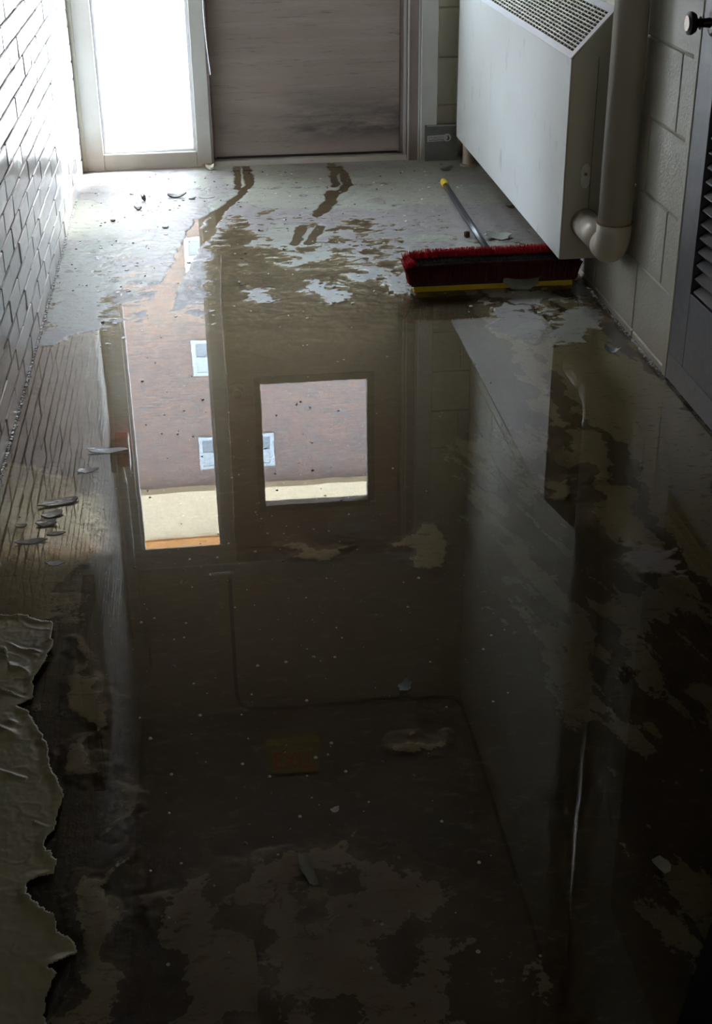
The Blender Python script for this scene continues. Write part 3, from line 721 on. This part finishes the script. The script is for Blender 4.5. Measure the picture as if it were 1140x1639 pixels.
# ------------------------------------------------------------------ down pipe with elbow
PX_, PY_, PR, PZ_ = 1.272, 4.03, .053, .257
pp = thing('drain_pipe', 'thick cream vertical pipe that bends into the end of the heater cabinet', 'pipe', (PX_, PY_, PZ_))
sub('riser', tube(bmesh.new(), [(PX_, PY_, .345), (PX_, PY_, ZC + .02)], PR, 32), 'pipe_paint', pp, smooth=True)
eb = bmesh.new(); pts = []; RB = .060; rr_ = []
for k in range(11):
    a = math.pi / 2 * k / 10
    pts.append((PX_, PY_ + RB - RB * math.cos(a) + 0, PZ_ + RB - RB * math.sin(a) + .0)); rr_.append(.0545 - .004 * (k / 10))
pts = [(PX_, PY_, .352)] + pts + [(PX_, PY_ + RB + .03, PZ_)]; rr_ = [.0565] + rr_ + [.0505]
tube(eb, pts, rr_, 32); sub('elbow', eb, 'pipe_paint', pp, smooth=True)
sub('collar', tube(bmesh.new(), [(PX_, PY_, .349), (PX_, PY_, .353)], .0572, 32), 'rusty_metal', pp)
sub('collar', tube(bmesh.new(), [(PX_, PY_ + RB + .028, PZ_), (PX_, PY_ + RB + .033, PZ_)], .0512, 32), 'rusty_metal', pp)
sub('branch', tube(bmesh.new(), [(PX_ , PY_ + RB + .02, PZ_), (PX_, CY0 - .001, PZ_)], .0465, 32), 'pipe_paint', pp, smooth=True)
sub('escutcheon', tube(bmesh.new(), [(PX_, CY0 - .005, PZ_), (PX_, CY0 - .002, PZ_)], .050, 32), 'rusty_metal', pp)

# ------------------------------------------------------------------ louvred door on the right
ld = thing('door_2', 'dark grey louvred door at the right edge with worn metallic sheen', 'door', (XR, 3.1, 0)); ld['kind'] = 'structure'
LX = XR - .004
sub('frame', B(XR - .006, XR + .10, 3.580, 3.618, 0, 2.16, .003), 'block_paint', ld)
sub('frame', B(XR - .006, XR + .10, 2.575, 2.612, 0, 2.16, .003), 'block_paint', ld)
sub('frame', B(XR - .006, XR + .10, 2.612, 3.580, 2.12, 2.16, .003), 'block_paint', ld)
Y1, Y0 = 3.578, 2.614; LY1, LY0, LZ0, LZ1 = 3.455, 2.735, .305, 1.55
sub('stile', B(LX, LX + .045, LY1, Y1, .008, 2.118, .002), 'dark_door_paint', ld)
sub('stile', B(LX, LX + .045, Y0, LY0, .008, 2.118, .002), 'dark_door_paint', ld)
sub('bottom_rail', B(LX, LX + .045, LY0, LY1, .008, LZ0, .002), 'dark_door_paint', ld)
sub('upper_panel', B(LX, LX + .045, LY0, LY1, LZ1, 2.118, .002), 'dark_door_paint', ld)
sub('kick_strip', B(LX - .003, LX, Y0 + .005, Y1 - .004, .008, .085, .001), 'dark_door_paint', ld)
pitch = .0385; k = 0; z = LZ0 + .006; smesh = None
while z < LZ1 - .02:
    if smesh is None:
        bm = bmesh.new()
        prism(bm, [(-.002, 0.004), (-.002, .000), (.038, .030), (.038, .034)], 'y', LY0 + .001, LY1 - .012)
        bmesh.ops.recalc_face_normals(bm, faces=bm.faces); smesh = bpy.data.meshes.new('slat'); bm.to_mesh(smesh); bm.free(); smesh.materials.append(MATS['slat_paint'])
    o = bpy.data.objects.new('slat', smesh); COL.objects.link(o); o.parent = ld
    o.location = (LX + .006 - ld.location[0], -ld.location[1], z); z += pitch
kn = bmesh.new(); mt = Matrix.Translation((LX, 3.505, 1.018)) @ Matrix.Rotation(-math.pi / 2, 4, 'Y')
lathe(kn, [(.034, 0), (.034, .004), (.026, .008), (.013, .010), (.011, .030), (.013, .034), (.017, .036), (.011, .040), (.012, .046), (.024, .050), (.029, .058), (.029, .066), (.020, .070)], 24, mt)
sub('knob', kn, 'knob_metal', ld)
lathe_bm = bmesh.new(); lathe(lathe_bm, [(.019, 0), (.019, .0015)], 20, Matrix.Translation((LX - .0702, 3.505, 1.018)) @ Matrix.Rotation(-math.pi / 2, 4, 'Y'))
o = sub('knob_face', lathe_bm, 'bronze_worn', ld)

# ------------------------------------------------------------------ push broom lying upside down
BX0, BX1, BYF, BYB = .690, 1.288, 4.475, 4.545
br = thing('push_broom', 'red push broom lying with bristles up and its dark handle reaching toward the door', 'broom', (.99, 4.51, 0))
BZ = -.001
bb = bmesh.new(); box(bb, BX0 + .012, BX1 - .012, BYF, BYB, BZ, .022, .004, 2)
sub('block', bb, 'yellow_block', br)
hb = bmesh.new(); box(hb, BX0 + .002, BX1 - .002, BYF - .001, BYB + .001, .0185, .034, .006, 2)
sub('holder_band', hb, 'black_plastic', br)
def bristles(n, x0, x1, y0, y1, z0, h, spread, lean, rad, seed, end=None):
    r = random.Random(seed); V = []; Fq = []
    for i in range(n):
        x = r.uniform(x0, x1); y = r.uniform(y0, y1); u = (x - (x0 + x1) / 2) / ((x1 - x0) / 2)
        tx = x + (u ** 7) * spread * 1.3 + r.gauss(0, .0025); ty = y + (y - (BYF + BYB) / 2) / .035 * lean + r.gauss(0, .0025)
        hh = h * r.uniform(.93, 1.04) - abs(u) ** 9 * .012
        a = r.uniform(0, 6.28); b = len(V)
        mx, my, mz = x + (tx - x) * .35, y + (ty - y) * .35, z0 + hh * .55
        for (cx, cy, cz, q) in ((x, y, z0, rad), (mx, my, mz, rad * 1.15), (tx, ty, z0 + hh, rad * .7)):
            for k in range(3):
                V.append((cx + math.cos(a + k * 2.094) * q, cy + math.sin(a + k * 2.094) * q, cz))
        for s_ in (0, 3):
            for k in range(3):
                Fq.append((b + s_ + k, b + s_ + (k + 1) % 3, b + s_ + 3 + (k + 1) % 3, b + s_ + 3 + k))
        Fq.append((b + 6, b + 7, b + 8))
    me = bpy.data.meshes.new('bristles'); me.from_pydata(V, [], Fq); me.update(); return me
def bpart(name, me, m):
    me.materials.append(MATS[m]); o = mesh_obj(name, me, None, br); o.location = -br.location; o['kind'] = 'stuff'; return o
bpart('outer_bristles', bristles(5200, BX0, BX1, BYF - .002, BYF + .006, .028, .072, .014, .006, .0011, 1), 'dark_red_bristle')
bpart('outer_bristles', bristles(3200, BX0, BX1, BYB - .008, BYB + .002, .028, .092, .014, .006, .0010, 2), 'red_bristle')
bpart('end_bristles', bristles(900, BX0 - .004, BX0 + .008, BYF, BYB, .028, .082, .016, .004, .0010, 8), 'red_bristle')
bpart('end_bristles', bristles(900, BX1 - .008, BX1 + .004, BYF, BYB, .028, .080, .006, .004, .0010, 9), 'dark_red_bristle')
bpart('inner_bristles', bristles(5200, BX0 + .006, BX1 - .006, BYF + .006, BYB - .006, .028, .078, .010, .004, .0011, 3), 'black_bristle')
bpart('fine_bristle_tips', bristles(2600, BX0, BX1, BYB - .016, BYB + .002, .028, .104, .016, .010, .0007, 4), 'red_bristle')
tip = gp(709, 290, .013)
hx0, hy0, hx1, hy1 = 1.045, 4.60, tip[0], tip[1]
def hp(t, z=.013): return (hx0 + (hx1 - hx0) * t, hy0 + (hy1 - hy0) * t, z)
sub('handle', tube(bmesh.new(), [hp(.13, .020), hp(.5, .0165), hp(.965, .0145)], .0125, 16), 'charcoal_metal', br, smooth=True)
sub('ferrule', tube(bmesh.new(), [hp(0, .024), hp(.10, .021), hp(.135, .020)], [.010, .012, .0135], 16), 'chrome', br, smooth=True)
sub('socket', tube(bmesh.new(), [(1.035, 4.535, .020), hp(.02, .024)], [.019, .014], 14), 'yellow_plastic', br, smooth=True)
sub('hanger_cap', tube(bmesh.new(), [hp(.935, .0148), hp(.945, .0148), hp(.985, .0148), hp(1.0, .0148)], [.0135, .0165, .0165, .011], 18), 'yellow_plastic', br, smooth=True)
o = sub('wet_tape', tube(bmesh.new(), [hp(.05, .0225), hp(.085, .0215)], .0142, 12), 'white_metal', br)

# ------------------------------------------------------------------ plate leaning at the post
pl = thing('metal_plate', 'small grey-green metal plate with pale label leaning at the foot of the post', 'plate', (1.13, 6.40, 0))
def tilt(p):   # plate local (u right, v up) to world, leaning back against the post
    u, v, h = p; a = .10
    return Vector((1.052 + u, 6.395 + .012 + v * math.sin(a) * 0 - h + v * .085, .003 + v * math.cos(a)))
def pbox(bm, u0, u1, v0, v1, h0, h1, skew=0):
    P = [tilt((u, v + skew * u, h)) for h in (h0, h1) for (u, v) in ((u0, v0), (u1, v0), (u1, v1), (u0, v1))]
    vv = [bm.verts.new(p) for p in P]
    for q in ((0, 3, 2, 1), (4, 5, 6, 7), (0, 1, 5, 4), (1, 2, 6, 5), (2, 3, 7, 6), (3, 0, 4, 7)): bm.faces.new([vv[i] for i in q])
    return bm
sub('sheet', pbox(bmesh.new(), 0, .158, 0, .168, 0, .003), 'plate_metal', pl)
sub('edge_strip', pbox(bmesh.new(), .010, .150, .162, .168, .003, .0045), 'pipe_grey', pl)
lbm = bmesh.new(); pbox(lbm, .012, .100, .090, .118, .0030, .0042, .04)
pts = [tilt((.108 + .020 * math.cos(a * .3927), .1085 + .0185 * math.sin(a * .3927), .0043)) for a in range(16)]
f = [lbm.verts.new(p) for p in pts]; f2 = [lbm.verts.new(p + Vector((0, .001, 0))) for p in pts]; lbm.faces.new(f); lbm.faces.new(f2[::-1])
for k in range(16): lbm.faces.new((f[k], f2[k], f2[(k + 1) % 16], f[(k + 1) % 16]))
sub('sticker', lbm, 'sticker_grey', pl)
ib = bmesh.new()
pts = [(.112, .121), (.116, .113), (.119, .106), (.117, .099), (.111, .096), (.104, .098), (.106, .101), (.111, .102), (.112, .108), (.110, .114)]
vv = [ib.verts.new(tilt((a, b_, .0052))) for a, b_ in pts]; vb = [ib.verts.new(tilt((a, b_, .0042))) for a, b_ in pts]; ib.faces.new(vv); ib.faces.new(vb[::-1])
for k in range(len(pts)): ib.faces.new((vv[k], vb[k], vb[(k + 1) % len(pts)], vv[(k + 1) % len(pts)]))
sub('emblem', ib, 'ink_black', pl)
def text_obj(name, body, size, m, parent, mtx, extrude=.0003):
    cu = bpy.data.curves.new(name, 'FONT'); cu.body = body; cu.size = size; cu.extrude = extrude; cu.align_x = 'CENTER'; cu.align_y = 'CENTER'
    t = bpy.data.objects.new(name, cu); COL.objects.link(t)
    dg = bpy.context.evaluated_depsgraph_get(); me = bpy.data.meshes.new_from_object(t.evaluated_get(dg))
    bpy.data.objects.remove(t); me.transform(mtx); me.materials.clear(); me.materials.append(MATS[m])
    o = mesh_obj(name, me, None, parent); o.location = -parent.location; return o
tm = Matrix.Translation(tilt((.054, .1085, .0046))) @ Matrix.Rotation(math.pi / 2 - .085, 4, 'X') @ Matrix.Rotation(.04, 4, 'Z')
text_obj('lettering', 'ETHEROCK', .0145, 'ink_black', pl, tm)
sub('print_line', pbox(bmesh.new(), .018, .094, .0945, .0975, .0042, .0047, .04), 'ink_black', pl)

# ------------------------------------------------------------------ left corner pipe, valve and red box
sp = thing('standpipe', 'grey pipe with red hand wheel valve in the corner above the side window frame', 'pipe', (-.53, 6.36, 1.62))
sub('riser', tube(bmesh.new(), [(-.538, 6.36, 1.60), (-.538, 6.36, 2.55)], .024, 16), 'pipe_grey', sp, smooth=True)
sub('riser_foot', tube(bmesh.new(), [(-.545, 6.40, 1.50), (-.538, 6.36, 1.60)], [.012, .024], 12), 'pipe_grey', sp, smooth=True)
sub('elbow', tube(bmesh.new(), [(-.538, 6.36, 2.54), (-.538, 6.36, 2.60), (-.530, 6.35, 2.63), (-.51, 6.34, 2.64)], .028, 16), 'pipe_grey', sp, smooth=True)
sub('valve_body', tube(bmesh.new(), [(-.518, 6.35, 2.66), (-.49, 6.33, 2.66)], .034, 16), 'fixture_white', sp, smooth=True)
wh = bmesh.new(); N = 20; ring = []
sub('valve_wheel', lathe(wh, [(.055, 0), (.062, .006), (.055, .012), (.012, .010)], 22, Matrix.Translation((-.486, 6.33, 2.69)) @ Matrix.Rotation(math.pi / 2, 4, 'Y')), 'valve_red', sp)
sub('valve_stem', tube(bmesh.new(), [(-.49, 6.33, 2.69), (-.45, 6.33, 2.69)], .010, 10), 'fixture_white', sp)
rb = thing('alarm_box', 'small red alarm box beside a brown back box, mirrored at the window edge', 'alarm', (-.53, 6.36, 1.3))
sub('red_case', B(-.555, -.492, 6.325, 6.40, 1.335, 1.50, .005, 2), 'red_enamel', rb)
sub('pale_edge', B(-.4925, -.487, 6.32, 6.40, 1.34, 1.52, .002), 'fixture_white', rb)
sub('back_box', B(XL + .001, -.556, 6.26, 6.40, 1.37, 1.50, .004), 'brown_paint', rb)
wc = thing('wall_cabinet', 'shallow brown cabinet fixed to the brick wall, seen mirrored at lower left', 'cabinet', (XL, 4.4, 1.5))
sub('body', B(XL + .001, -.535, 4.13, 4.60, 1.135, 1.83, .004, 2), 'brown_paint', wc)
sub('door', B(-.5345, -.527, 4.15, 4.58, 1.155, 1.53, .003), 'frame_paint', wc)
sub('door', B(-.5345, -.527, 4.15, 4.58, 1.545, 1.81, .003), 'brown_paint', wc)

# fixture and conduit above the door
fx = thing('light_fitting', 'small pale tube fitting fixed to the header above the side window', 'fitting', (-.055, 6.42, 2.24))
sub('housing', B(-.125, .010, 6.405, 6.439, 2.235, 2.262, .004, 2), 'pipe_grey', fx)
sub('tube', tube(bmesh.new(), [(-.125, 6.398, 2.225), (.005, 6.398, 2.225)], .011, 12), 'grit', fx)
cpts = [(-.014, YB - .012, 2.29), (-.014, YB - .012, 3.10), (.0, YB - .014, 3.17), (.06, YB - .014, 3.215), (.2, YB - .014, 3.225), (1.18, YB - .014, 3.232), (1.28, YB - .03, 3.232), (XR - .014, YB - .12, 3.225), (XR - .014, 5.6, 3.20), (XR - .014, 4.2, 3.20)]
o = obj('conduit', tube(bmesh.new(), cpts, .011, 8), 'black_cable'); tag(o, 'dark conduit running under the ceiling and down above the door', 'conduit')
# EXIT sign
ex = thing('exit_sign', 'ceiling sign with red EXIT letters on a dull greenish plate', 'sign', (.27, 5.88, ZC))
EX0, EX1, EZ0, EZ1, EY = .135, .425, 3.03, 3.235, 5.88
sub('case', B(EX0, EX1, EY, EY + .05, EZ0, EZ1, .004, 2), 'exit_green', ex)
sub('bottom_edge', B(EX0 - .003, EX1 + .003, EY - .004, EY + .052, EZ0 - .006, EZ0 + .002, .001), 'yellow_block', ex)
sub('mount', B(EX0 + .02, EX1 - .01, EY - .01, EY + .06, EZ1, ZC - .0005, .002), 'black_plastic', ex)
for nm, ec, es in (('exit_green', (.5, .42, .12), .06), ('exit_red', (1, .03, .01), .30)):   # weak glow added so the sign shows up mirrored in the water
    bs = [q for q in MATS[nm].node_tree.nodes if q.type == 'BSDF_PRINCIPLED'][0]
    bs.inputs['Emission Color'].default_value = (*ec, 1); bs.inputs['Emission Strength'].default_value = es
tm = Matrix.Translation(((EX0 + EX1) / 2, EY - .0015, (EZ0 + EZ1) / 2)) @ Matrix.Rotation(math.pi / 2, 4, 'X') @ Matrix.Diagonal((.95, 1.55, 1, 1))
text_obj('letters', 'EXIT', .115, 'exit_red', ex, tm, .001)

# ------------------------------------------------------------------ wrinkled paint sheet, lower left
def sheet():
    out = G([(-60, 985), (40, 990), (86, 1000), (84, 1040), (74, 1066), (55, 1090), (55, 1125), (24, 1134), (43, 1142), (58, 1168), (72, 1183), (82, 1234), (94, 1257), (103, 1273), (90, 1320), (70, 1362), (90, 1382), (86, 1405),
             (51, 1413), (43, 1425), (52, 1448), (88, 1472), (90, 1491), (127, 1526), (78, 1554), (92, 1565), (74, 1604), (70, 1660), (60, 1720), (-160, 1720)])
    xs2 = np.arange(XL + .002, -.20, .0022); ys2 = np.arange(1.16, 2.62, .003)
    X, Y = np.meshgrid(xs2, ys2)
    wx = X + (fbm(X, Y, 40, 4, 141) - .5) * .016; wy = Y + (fbm(X, Y, 40, 4, 151) - .5) * .020
    s = sdist(out, wx, wy)
    w = fbm(X * .5 + Y * .1, Y * 1.0 + X * .5, 13, 3, 161); rid = (1 - np.abs(w - .5) * 2) ** 20 * sm(fbm(X, Y, 9, 2, 167), .38, .6)
    w2 = fbm(X * .6 - Y * .2, Y + X * .4, 26, 2, 171); rid2 = (1 - np.abs(w2 - .5) * 2) ** 12
    Z = .0035 + .0035 * fbm(X, Y, 7, 3, 181) + rid * .009 * sm(s, -.0, .05) + rid2 * .001 + sm(.022 - s, 0, .022) * .004 * fbm(X, Y, 18, 2, 191) * 2
    Z = Z - .001 * (fbm(X, Y, 120, 2, 195))
    sc = (s[:-1, :-1] + s[1:, :-1] + s[:-1, 1:] + s[1:, 1:]) / 4
    return grid_mesh('paint_sheet', xs2, ys2, Z, sc > 0)
m, n, l, out = mat('peeled_paint'); b = bsdf(n, l, out, (.25, .25, .18), .36)
c = mixc(n, l, noise(n, l, 18, 6, .7), (.28, .25, .135), (.44, .40, .26)); l.new(c, b.inputs['Base Color']); bump(n, l, b, noise(n, l, 90, 4, .6), .3, .001); MATS['peeled_paint'] = m
o = mesh_obj('paint_sheet', sheet(), 'peeled_paint')
md = o.modifiers.new('thickness', 'SOLIDIFY'); md.thickness = .0012; md.offset = -1
tag(o, 'large wrinkled olive paint sheet peeling off the floor at the lower left', 'paint sheet')

# ------------------------------------------------------------------ loose flakes, chips and debris
def floor_z(x, y):
    i = min(len(ys) - 2, max(0, int(np.searchsorted(ys, y)))); j = min(len(xs) - 2, max(0, int(round((x - xs[0]) / .004))))
    return max(0.0, float(Hf[i, j]))
def flake(label, name, px, py, w, d, m, rot=0, curl=.0, h=.0015, seed=0, tilt_=(0, 0), lift=0, cat='flake', group=None):
    """an irregular curled chip of paint: w x d metres, curl = height of the curled rim"""
    x, y = gp(px, py); r = random.Random(seed); N = 14; rings = 4
    bm = bmesh.new(); prof = [r.uniform(.72, 1.12) for _ in range(N)]
    def P(a, k, top):
        rad = prof[a] * k / rings; u = math.cos(2 * math.pi * a / N) * rad; v = math.sin(2 * math.pi * a / N) * rad
        z = curl * (u * u * 1.0 + .25 * v) + r.uniform(-.1, .1) * h
        return Vector((u * w / 2, v * d / 2, z + (h if top else 0)))
    for top in (False, True):
        c = bm.verts.new((0, 0, h if top else 0)); prev = None
        for k in range(1, rings + 1):
            ring = [bm.verts.new(P(a, k, top)) for a in range(N)]
            for a in range(N):
                if prev is None: bm.faces.new((c, ring[a], ring[(a + 1) % N]))
                else: bm.faces.new((prev[a], ring[a], ring[(a + 1) % N], prev[(a + 1) % N]))
            prev = ring
        if top:
            for a in range(N): bm.faces.new((low[a], low[(a + 1) % N], prev[(a + 1) % N], prev[a]))
        else: low = prev
    o = obj(name, bm, m); 
    e = Euler((tilt_[0], tilt_[1], rot)).to_matrix()
    mn = min((e @ v.co).z for v in o.data.vertices)
    o.rotation_euler = (tilt_[0], tilt_[1], rot)
    o.location = (x, y, floor_z(x, y) - mn + lift); tag(o, label, cat, group); return o
FL = [
 ('white crumbly plaster lump at the foot of the mullion beside the door', 'plaster_crumb', 337, 272, .045, .030, 'chip_white', .3, .012, .012, 1, (0, 0), 'crumb'),
 ('dark bark-like curled chip on the pale floor below the side window', 'curled_chip', 282, 317, .085, .030, 'chip_dark', -.1, .012, .006, 2, (0, 0), 'chip'),
 ('small upright dark chip left of the bark-like chip', 'curled_chip', 230, 323, .022, .020, 'chip_dark', .8, .02, .008, 3, (0, 0), 'chip'),
 ('dark crumpled chip nearer the viewer, left of the muddy track', 'curled_chip', 222, 337, .036, .022, 'chip_dark', .2, .01, .006, 4, (0, 0), 'chip'),
 ('thin dark splinter lying slanted right of the bark-like chip', 'splinter', 308, 320, .045, .008, 'chip_dark', .7, .004, .003, 5, (0, 0), 'splinter'),
 ('small square dark chip lying by the pale oval patch', 'curled_chip', 265, 366, .026, .014, 'chip_dark', 0, .003, .004, 6, (0, 0), 'chip'),
 ('brown pebble-like chip on the left damp floor', 'curled_chip', 181, 355, .022, .016, 'cork_brown', 0, .003, .006, 7, (0, 0), 'chip'),
 ('brown flat smear-like chip to the right of the bark-like chip', 'paint_flake', 331, 317, .070, .030, 'chip_olive', 0, .002, .0015, 8, (0, 0), 'flake'),
 ('brown cork-like plug standing beside the broom handle', 'cork', 748, 380, .024, .022, 'cork_brown', .2, .0, .020, 9, (0, 0), 'cork'),
 ('pale olive curved flake on the floor right of the broom handle', 'paint_flake', 797, 381, .115, .070, 'chip_olive', -.15, .014, .0014, 10, (.05, .06), 'flake'),
 ('dark curled strip on the floor near the metal plate', 'paint_flake', 715, 273, .075, .030, 'chip_dark', .35, .014, .0015, 11, (0, -.1), 'flake'),
 ('dark thin flake near the lower edge of the heater cabinet', 'paint_flake', 818, 333, .05, .03, 'chip_dark', .2, .01, .0015, 12, (0, 0), 'flake'),
 ('tiny white pebble on the wet floor in front of the broom', 'pebble', 787, 498, .014, .013, 'chip_white', 0, 0, .011, 13, (0, 0), 'pebble'),
 ('dark olive flake propped up against the broom block', 'paint_flake', 836, 462, .150, .070, 'chip_olive', .05, .010, .0016, 14, (.55, 0), 'flake'),
 ('bluish curled flake on the wet floor near the right block wall', 'paint_flake', 979, 563, .050, .030, 'chip_blue', -.5, .014, .0015, 15, (0, .1), 'flake'),
 ('long pale curled flake standing in the water at the left, largest of that cluster', 'paint_flake', 95, 806, .110, .030, 'grit', .30, .003, .0040, 16, (.10, 0), 'flake'),
 ('pale curled flake just below the long one in the left water', 'paint_flake', 84, 826, .060, .024, 'grit', .5, .003, .0035, 17, (.10, 0), 'flake'),
 ('small arched pale flake in the middle of the left water cluster', 'paint_flake', 74, 839, .055, .030, 'grit', .1, .004, .0035, 18, (.10, 0), 'flake'),
 ('narrow pale flake at the right of the left water cluster', 'paint_flake', 88, 855, .050, .014, 'grit', 0, .002, .0016, 19, (.10, 0), 'flake'),
 ('flat pale flake lowest in the left water cluster', 'paint_flake', 50, 868, .070, .020, 'grit', .1, .002, .0016, 20, (.10, 0), 'flake'),
 ('thin pale flake at the left rim of the water cluster', 'paint_flake', 34, 843, .030, .012, 'grit', 0, .002, .0025, 21, (.1, 0), 'flake'),
 ('pale shell-like flake floating on the mirrored brick wall', 'paint_flake', 140, 754, .055, .024, 'grit', .1, .003, .0014, 22, (.10, 0), 'flake'),
 ('glassy crumpled flake floating where the red alarm box is mirrored', 'paint_flake', 168, 723, .115, .030, 'grit', -.05, .004, .0014, 23, (.1, .05), 'flake'),
 ('small pale flake alone in dark water at the left', 'paint_flake', 89, 903, .045, .016, 'grit', 0, .003, .0014, 24, (.1, 0), 'flake'),
 ('grey leaf-shaped flake drifting in the dark middle water', 'paint_flake', 648, 1100, .040, .024, 'chip_blue', .9, .004, .0012, 25, (.1, 0), 'flake'),
 ('tiny pale flake in the dark water below the mirrored sign', 'paint_flake', 536, 1297, .018, .010, 'chip_pale', .6, .003, .0012, 26, (.1, 0), 'flake'),
 ('long crumpled dark film sunk in the water at the bottom centre', 'paint_flake', 492, 1395, .022, .085, 'chip_olive', .25, .004, .0012, 29, (.05, .03), 'film'),
 ('dark fragment on the painted floor at the right edge', 'paint_flake', 1129, 874, .018, .012, 'chip_dark', -.2, .004, .002, 27, (0, 0), 'flake'),
 ('pale grey chip at the lower right in very dark water', 'paint_flake', 1060, 1385, .030, .045, 'chip_olive', .4, .004, .0012, 28, (0, 0), 'flake'),
]
for i, t in enumerate(FL):
    flake(t[0], t[1], t[2], t[3], t[4], t[5], t[6], t[7], t[8], t[9], t[10], t[11], 0, t[12])

def scatter(name, pts, smin, smax, m, label, cat, flat=.4, seed=1, up=.0, dome=False):
    """many tiny chips joined into one object"""
    r = random.Random(seed); V = []; Fq = []
    for (x, y) in pts:
        s = smin + (smax - smin) * r.random() ** 2.2; a = r.uniform(0, 6.28); b = len(V); z = floor_z(x, y) + up; el = r.uniform(.35, 1.0)
        N = 6
        for (k, zz) in ((1.0, 0), (.62 if dome else .85, flat * s)):
            for j in range(N):
                t = 2 * math.pi * j / N; q = s * k * (1 if dome else r.uniform(.7, 1.2)); u, v = math.cos(t) * q, math.sin(t) * q * (1 if dome else el)
                V.append((x + u * math.cos(a) - v * math.sin(a), y + u * math.sin(a) + v * math.cos(a), z + zz))
        for j in range(N): Fq.append((b + j, b + (j + 1) % N, b + N + (j + 1) % N, b + N + j))
        Fq.append(tuple(b + N + j for j in range(N)))
    me = bpy.data.meshes.new(name); me.from_pydata(V, [], Fq); me.update(); me.materials.append(MATS[m])
    if dome: me.polygons.foreach_set('use_smooth', np.ones(len(Fq), bool))
    o = mesh_obj(name, me); tag(o, label, cat, None, 'stuff'); return o
r = random.Random(21)
pts = [(r.uniform(XL + .02, .45) if r.random() < .7 else r.uniform(.3, 1.15), r.uniform(4.6, 6.35)) for _ in range(330)]
scatter('dark_crumbs', pts, .001, .0065, 'chip_dark', 'dark crumbs of dirt and paint scattered over the floor before the door', 'debris', .5, 2)
pts = [(r.uniform(-.5, 1.15), r.uniform(4.2, 6.3)) for _ in range(260)]
scatter('pale_crumbs', pts, .002, .010, 'chip_pale', 'pale paint crumbs scattered over the damp floor', 'debris', .3, 3)
# floating specks and bubbles on the water, thicker in the middle of the corridor
pts = []
while len(pts) < 430:
    px, py = r.gauss(440, 190), r.uniform(520, 1560) if r.random() < .5 else r.gauss(830, 170)
    if 20 < px < 1100 and 520 < py < 1600:
        p = gp(px, py)
        if XL + .03 < p[0] < XR - .05 and H[min(len(ys) - 1, int(np.searchsorted(ys, p[1]))), int((p[0] - xs[0]) / .004)] < -.0002: pts.append(p)
scatter('floating_specks', pts[:300], .0010, .0040, 'speck', 'tiny pale specks and bubbles floating on the dark puddle', 'specks', .55, 4, 0, True)
scatter('floating_specks', pts[300:], .0012, .0055, 'chip_dark', 'tiny dark specks floating on the mirrored facade', 'specks', .45, 6, 0, True)
# rows of larger scum along the mirrored window edges
pts = [(gp(r.gauss(176, 13), r.uniform(395, 560))) for _ in range(70)] + [gp(r.gauss(335, 5), r.uniform(400, 520)) for _ in range(30)]
scatter('foam_bits', pts, .002, .012, 'grit', 'whitish scum and bubbles at the left shoreline of the puddle', 'foam', .12, 7, 0, False)
# gritty line where wall and floor meet
pts = [(XL + abs(r.gauss(0, .003)) + .002, r.uniform(3.0, 6.3)) for _ in range(1300)]
scatter('wall_foot_grit', pts, .0010, .0055, 'grit', 'glittering white grit along the foot of the brick wall', 'grit', .9, 8)
pts = [(XR - abs(r.gauss(0, .005)) - .004, r.uniform(3.55, 4.45)) for _ in range(220)]
scatter('wall_foot_grit', pts, .0008, .0045, 'grit', 'pale grit along the foot of the right block wall', 'grit', .9, 9)

# black mat, bottom right, standing in for an unidentified dark shape
mp = [gp(1140, 1478), gp(1085, 1639)]
dx, dy = mp[1][0] - mp[0][0], mp[1][1] - mp[0][1]
bm = bmesh.new(); a0 = (mp[0][0] - dx * 1.2, mp[0][1] - dy * 1.2); a1 = (mp[1][0] + dx * 3, mp[1][1] + dy * 3)
nx_, ny_ = .815, -.58
poly = [a0, a1, (a1[0] + .45, a1[1] - .32), (a0[0] + .45, a0[1] - .32)]
prism(bm, poly, 'z', -.004, .008); o = obj('floor_mat', bm, 'mat_black'); tag(o, 'unidentified black shape at the bottom right, built as a flat mat', 'mat')

# ------------------------------------------------------------------ outside: paving and the brick building opposite
o = obj('pavement', B(-60, 60, 6.605, 34.9, -.12, -.02), 'concrete_outside'); struct(o, 'bright concrete paving outside the side window', 'pavement')
D = 35.0
bl = thing('brick_building', 'tall pinkish brick building with white windows and cream parapet, mirrored in the puddle', 'building', (0, D, 0))
fa = bmesh.new(); box(fa, -22, 22, D, D + 6, -.1, 15.94)
sub('facade', fa, 'facade_brick', bl)
sub('parapet', B(-22.1, 22.1, D - .35, D + 6, 15.94, 17.45), 'cream_render', bl)
sub('roof_trim', B(-22.2, 22.2, D - .45, D + 6, 17.45, 17.85), 'orange_trim', bl)
wcol = [-14.6, -7.6, -.72, 6.2 + .0, 13.0]
for fl in range(5):
    z0 = 14.36 - fl * 2.92
    for cx in wcol:
        x0 = cx; x1 = cx + 2.17; z1 = z0 + 1.03
        wb2 = bmesh.new()
        for a in ((x0, x0 + .11, z0, z1), (x1 - .11, x1, z0, z1)): box(wb2, a[0], a[1], D - .06, D + .02, a[2], a[3])
        for a in ((z0, z0 + .09), (z1 - .09, z1), (z0 + .50, z0 + .56)): box(wb2, x0 + .11, x1 - .11, D - .06, D + .02, a[0], a[1])
        f = sub('window', wb2, 'white_frame_far', bl)
        lo_ = obj('pane', B(x0 + .11, x1 - .11, D - .03, D + .01, z0 + .09, z0 + .50), 'far_pane', f)
        up_ = obj('pane', B(x0 + .11, x1 - .11, D - .035, D + .01, z0 + .56, z1 - .09), 'far_pane_upper', f)
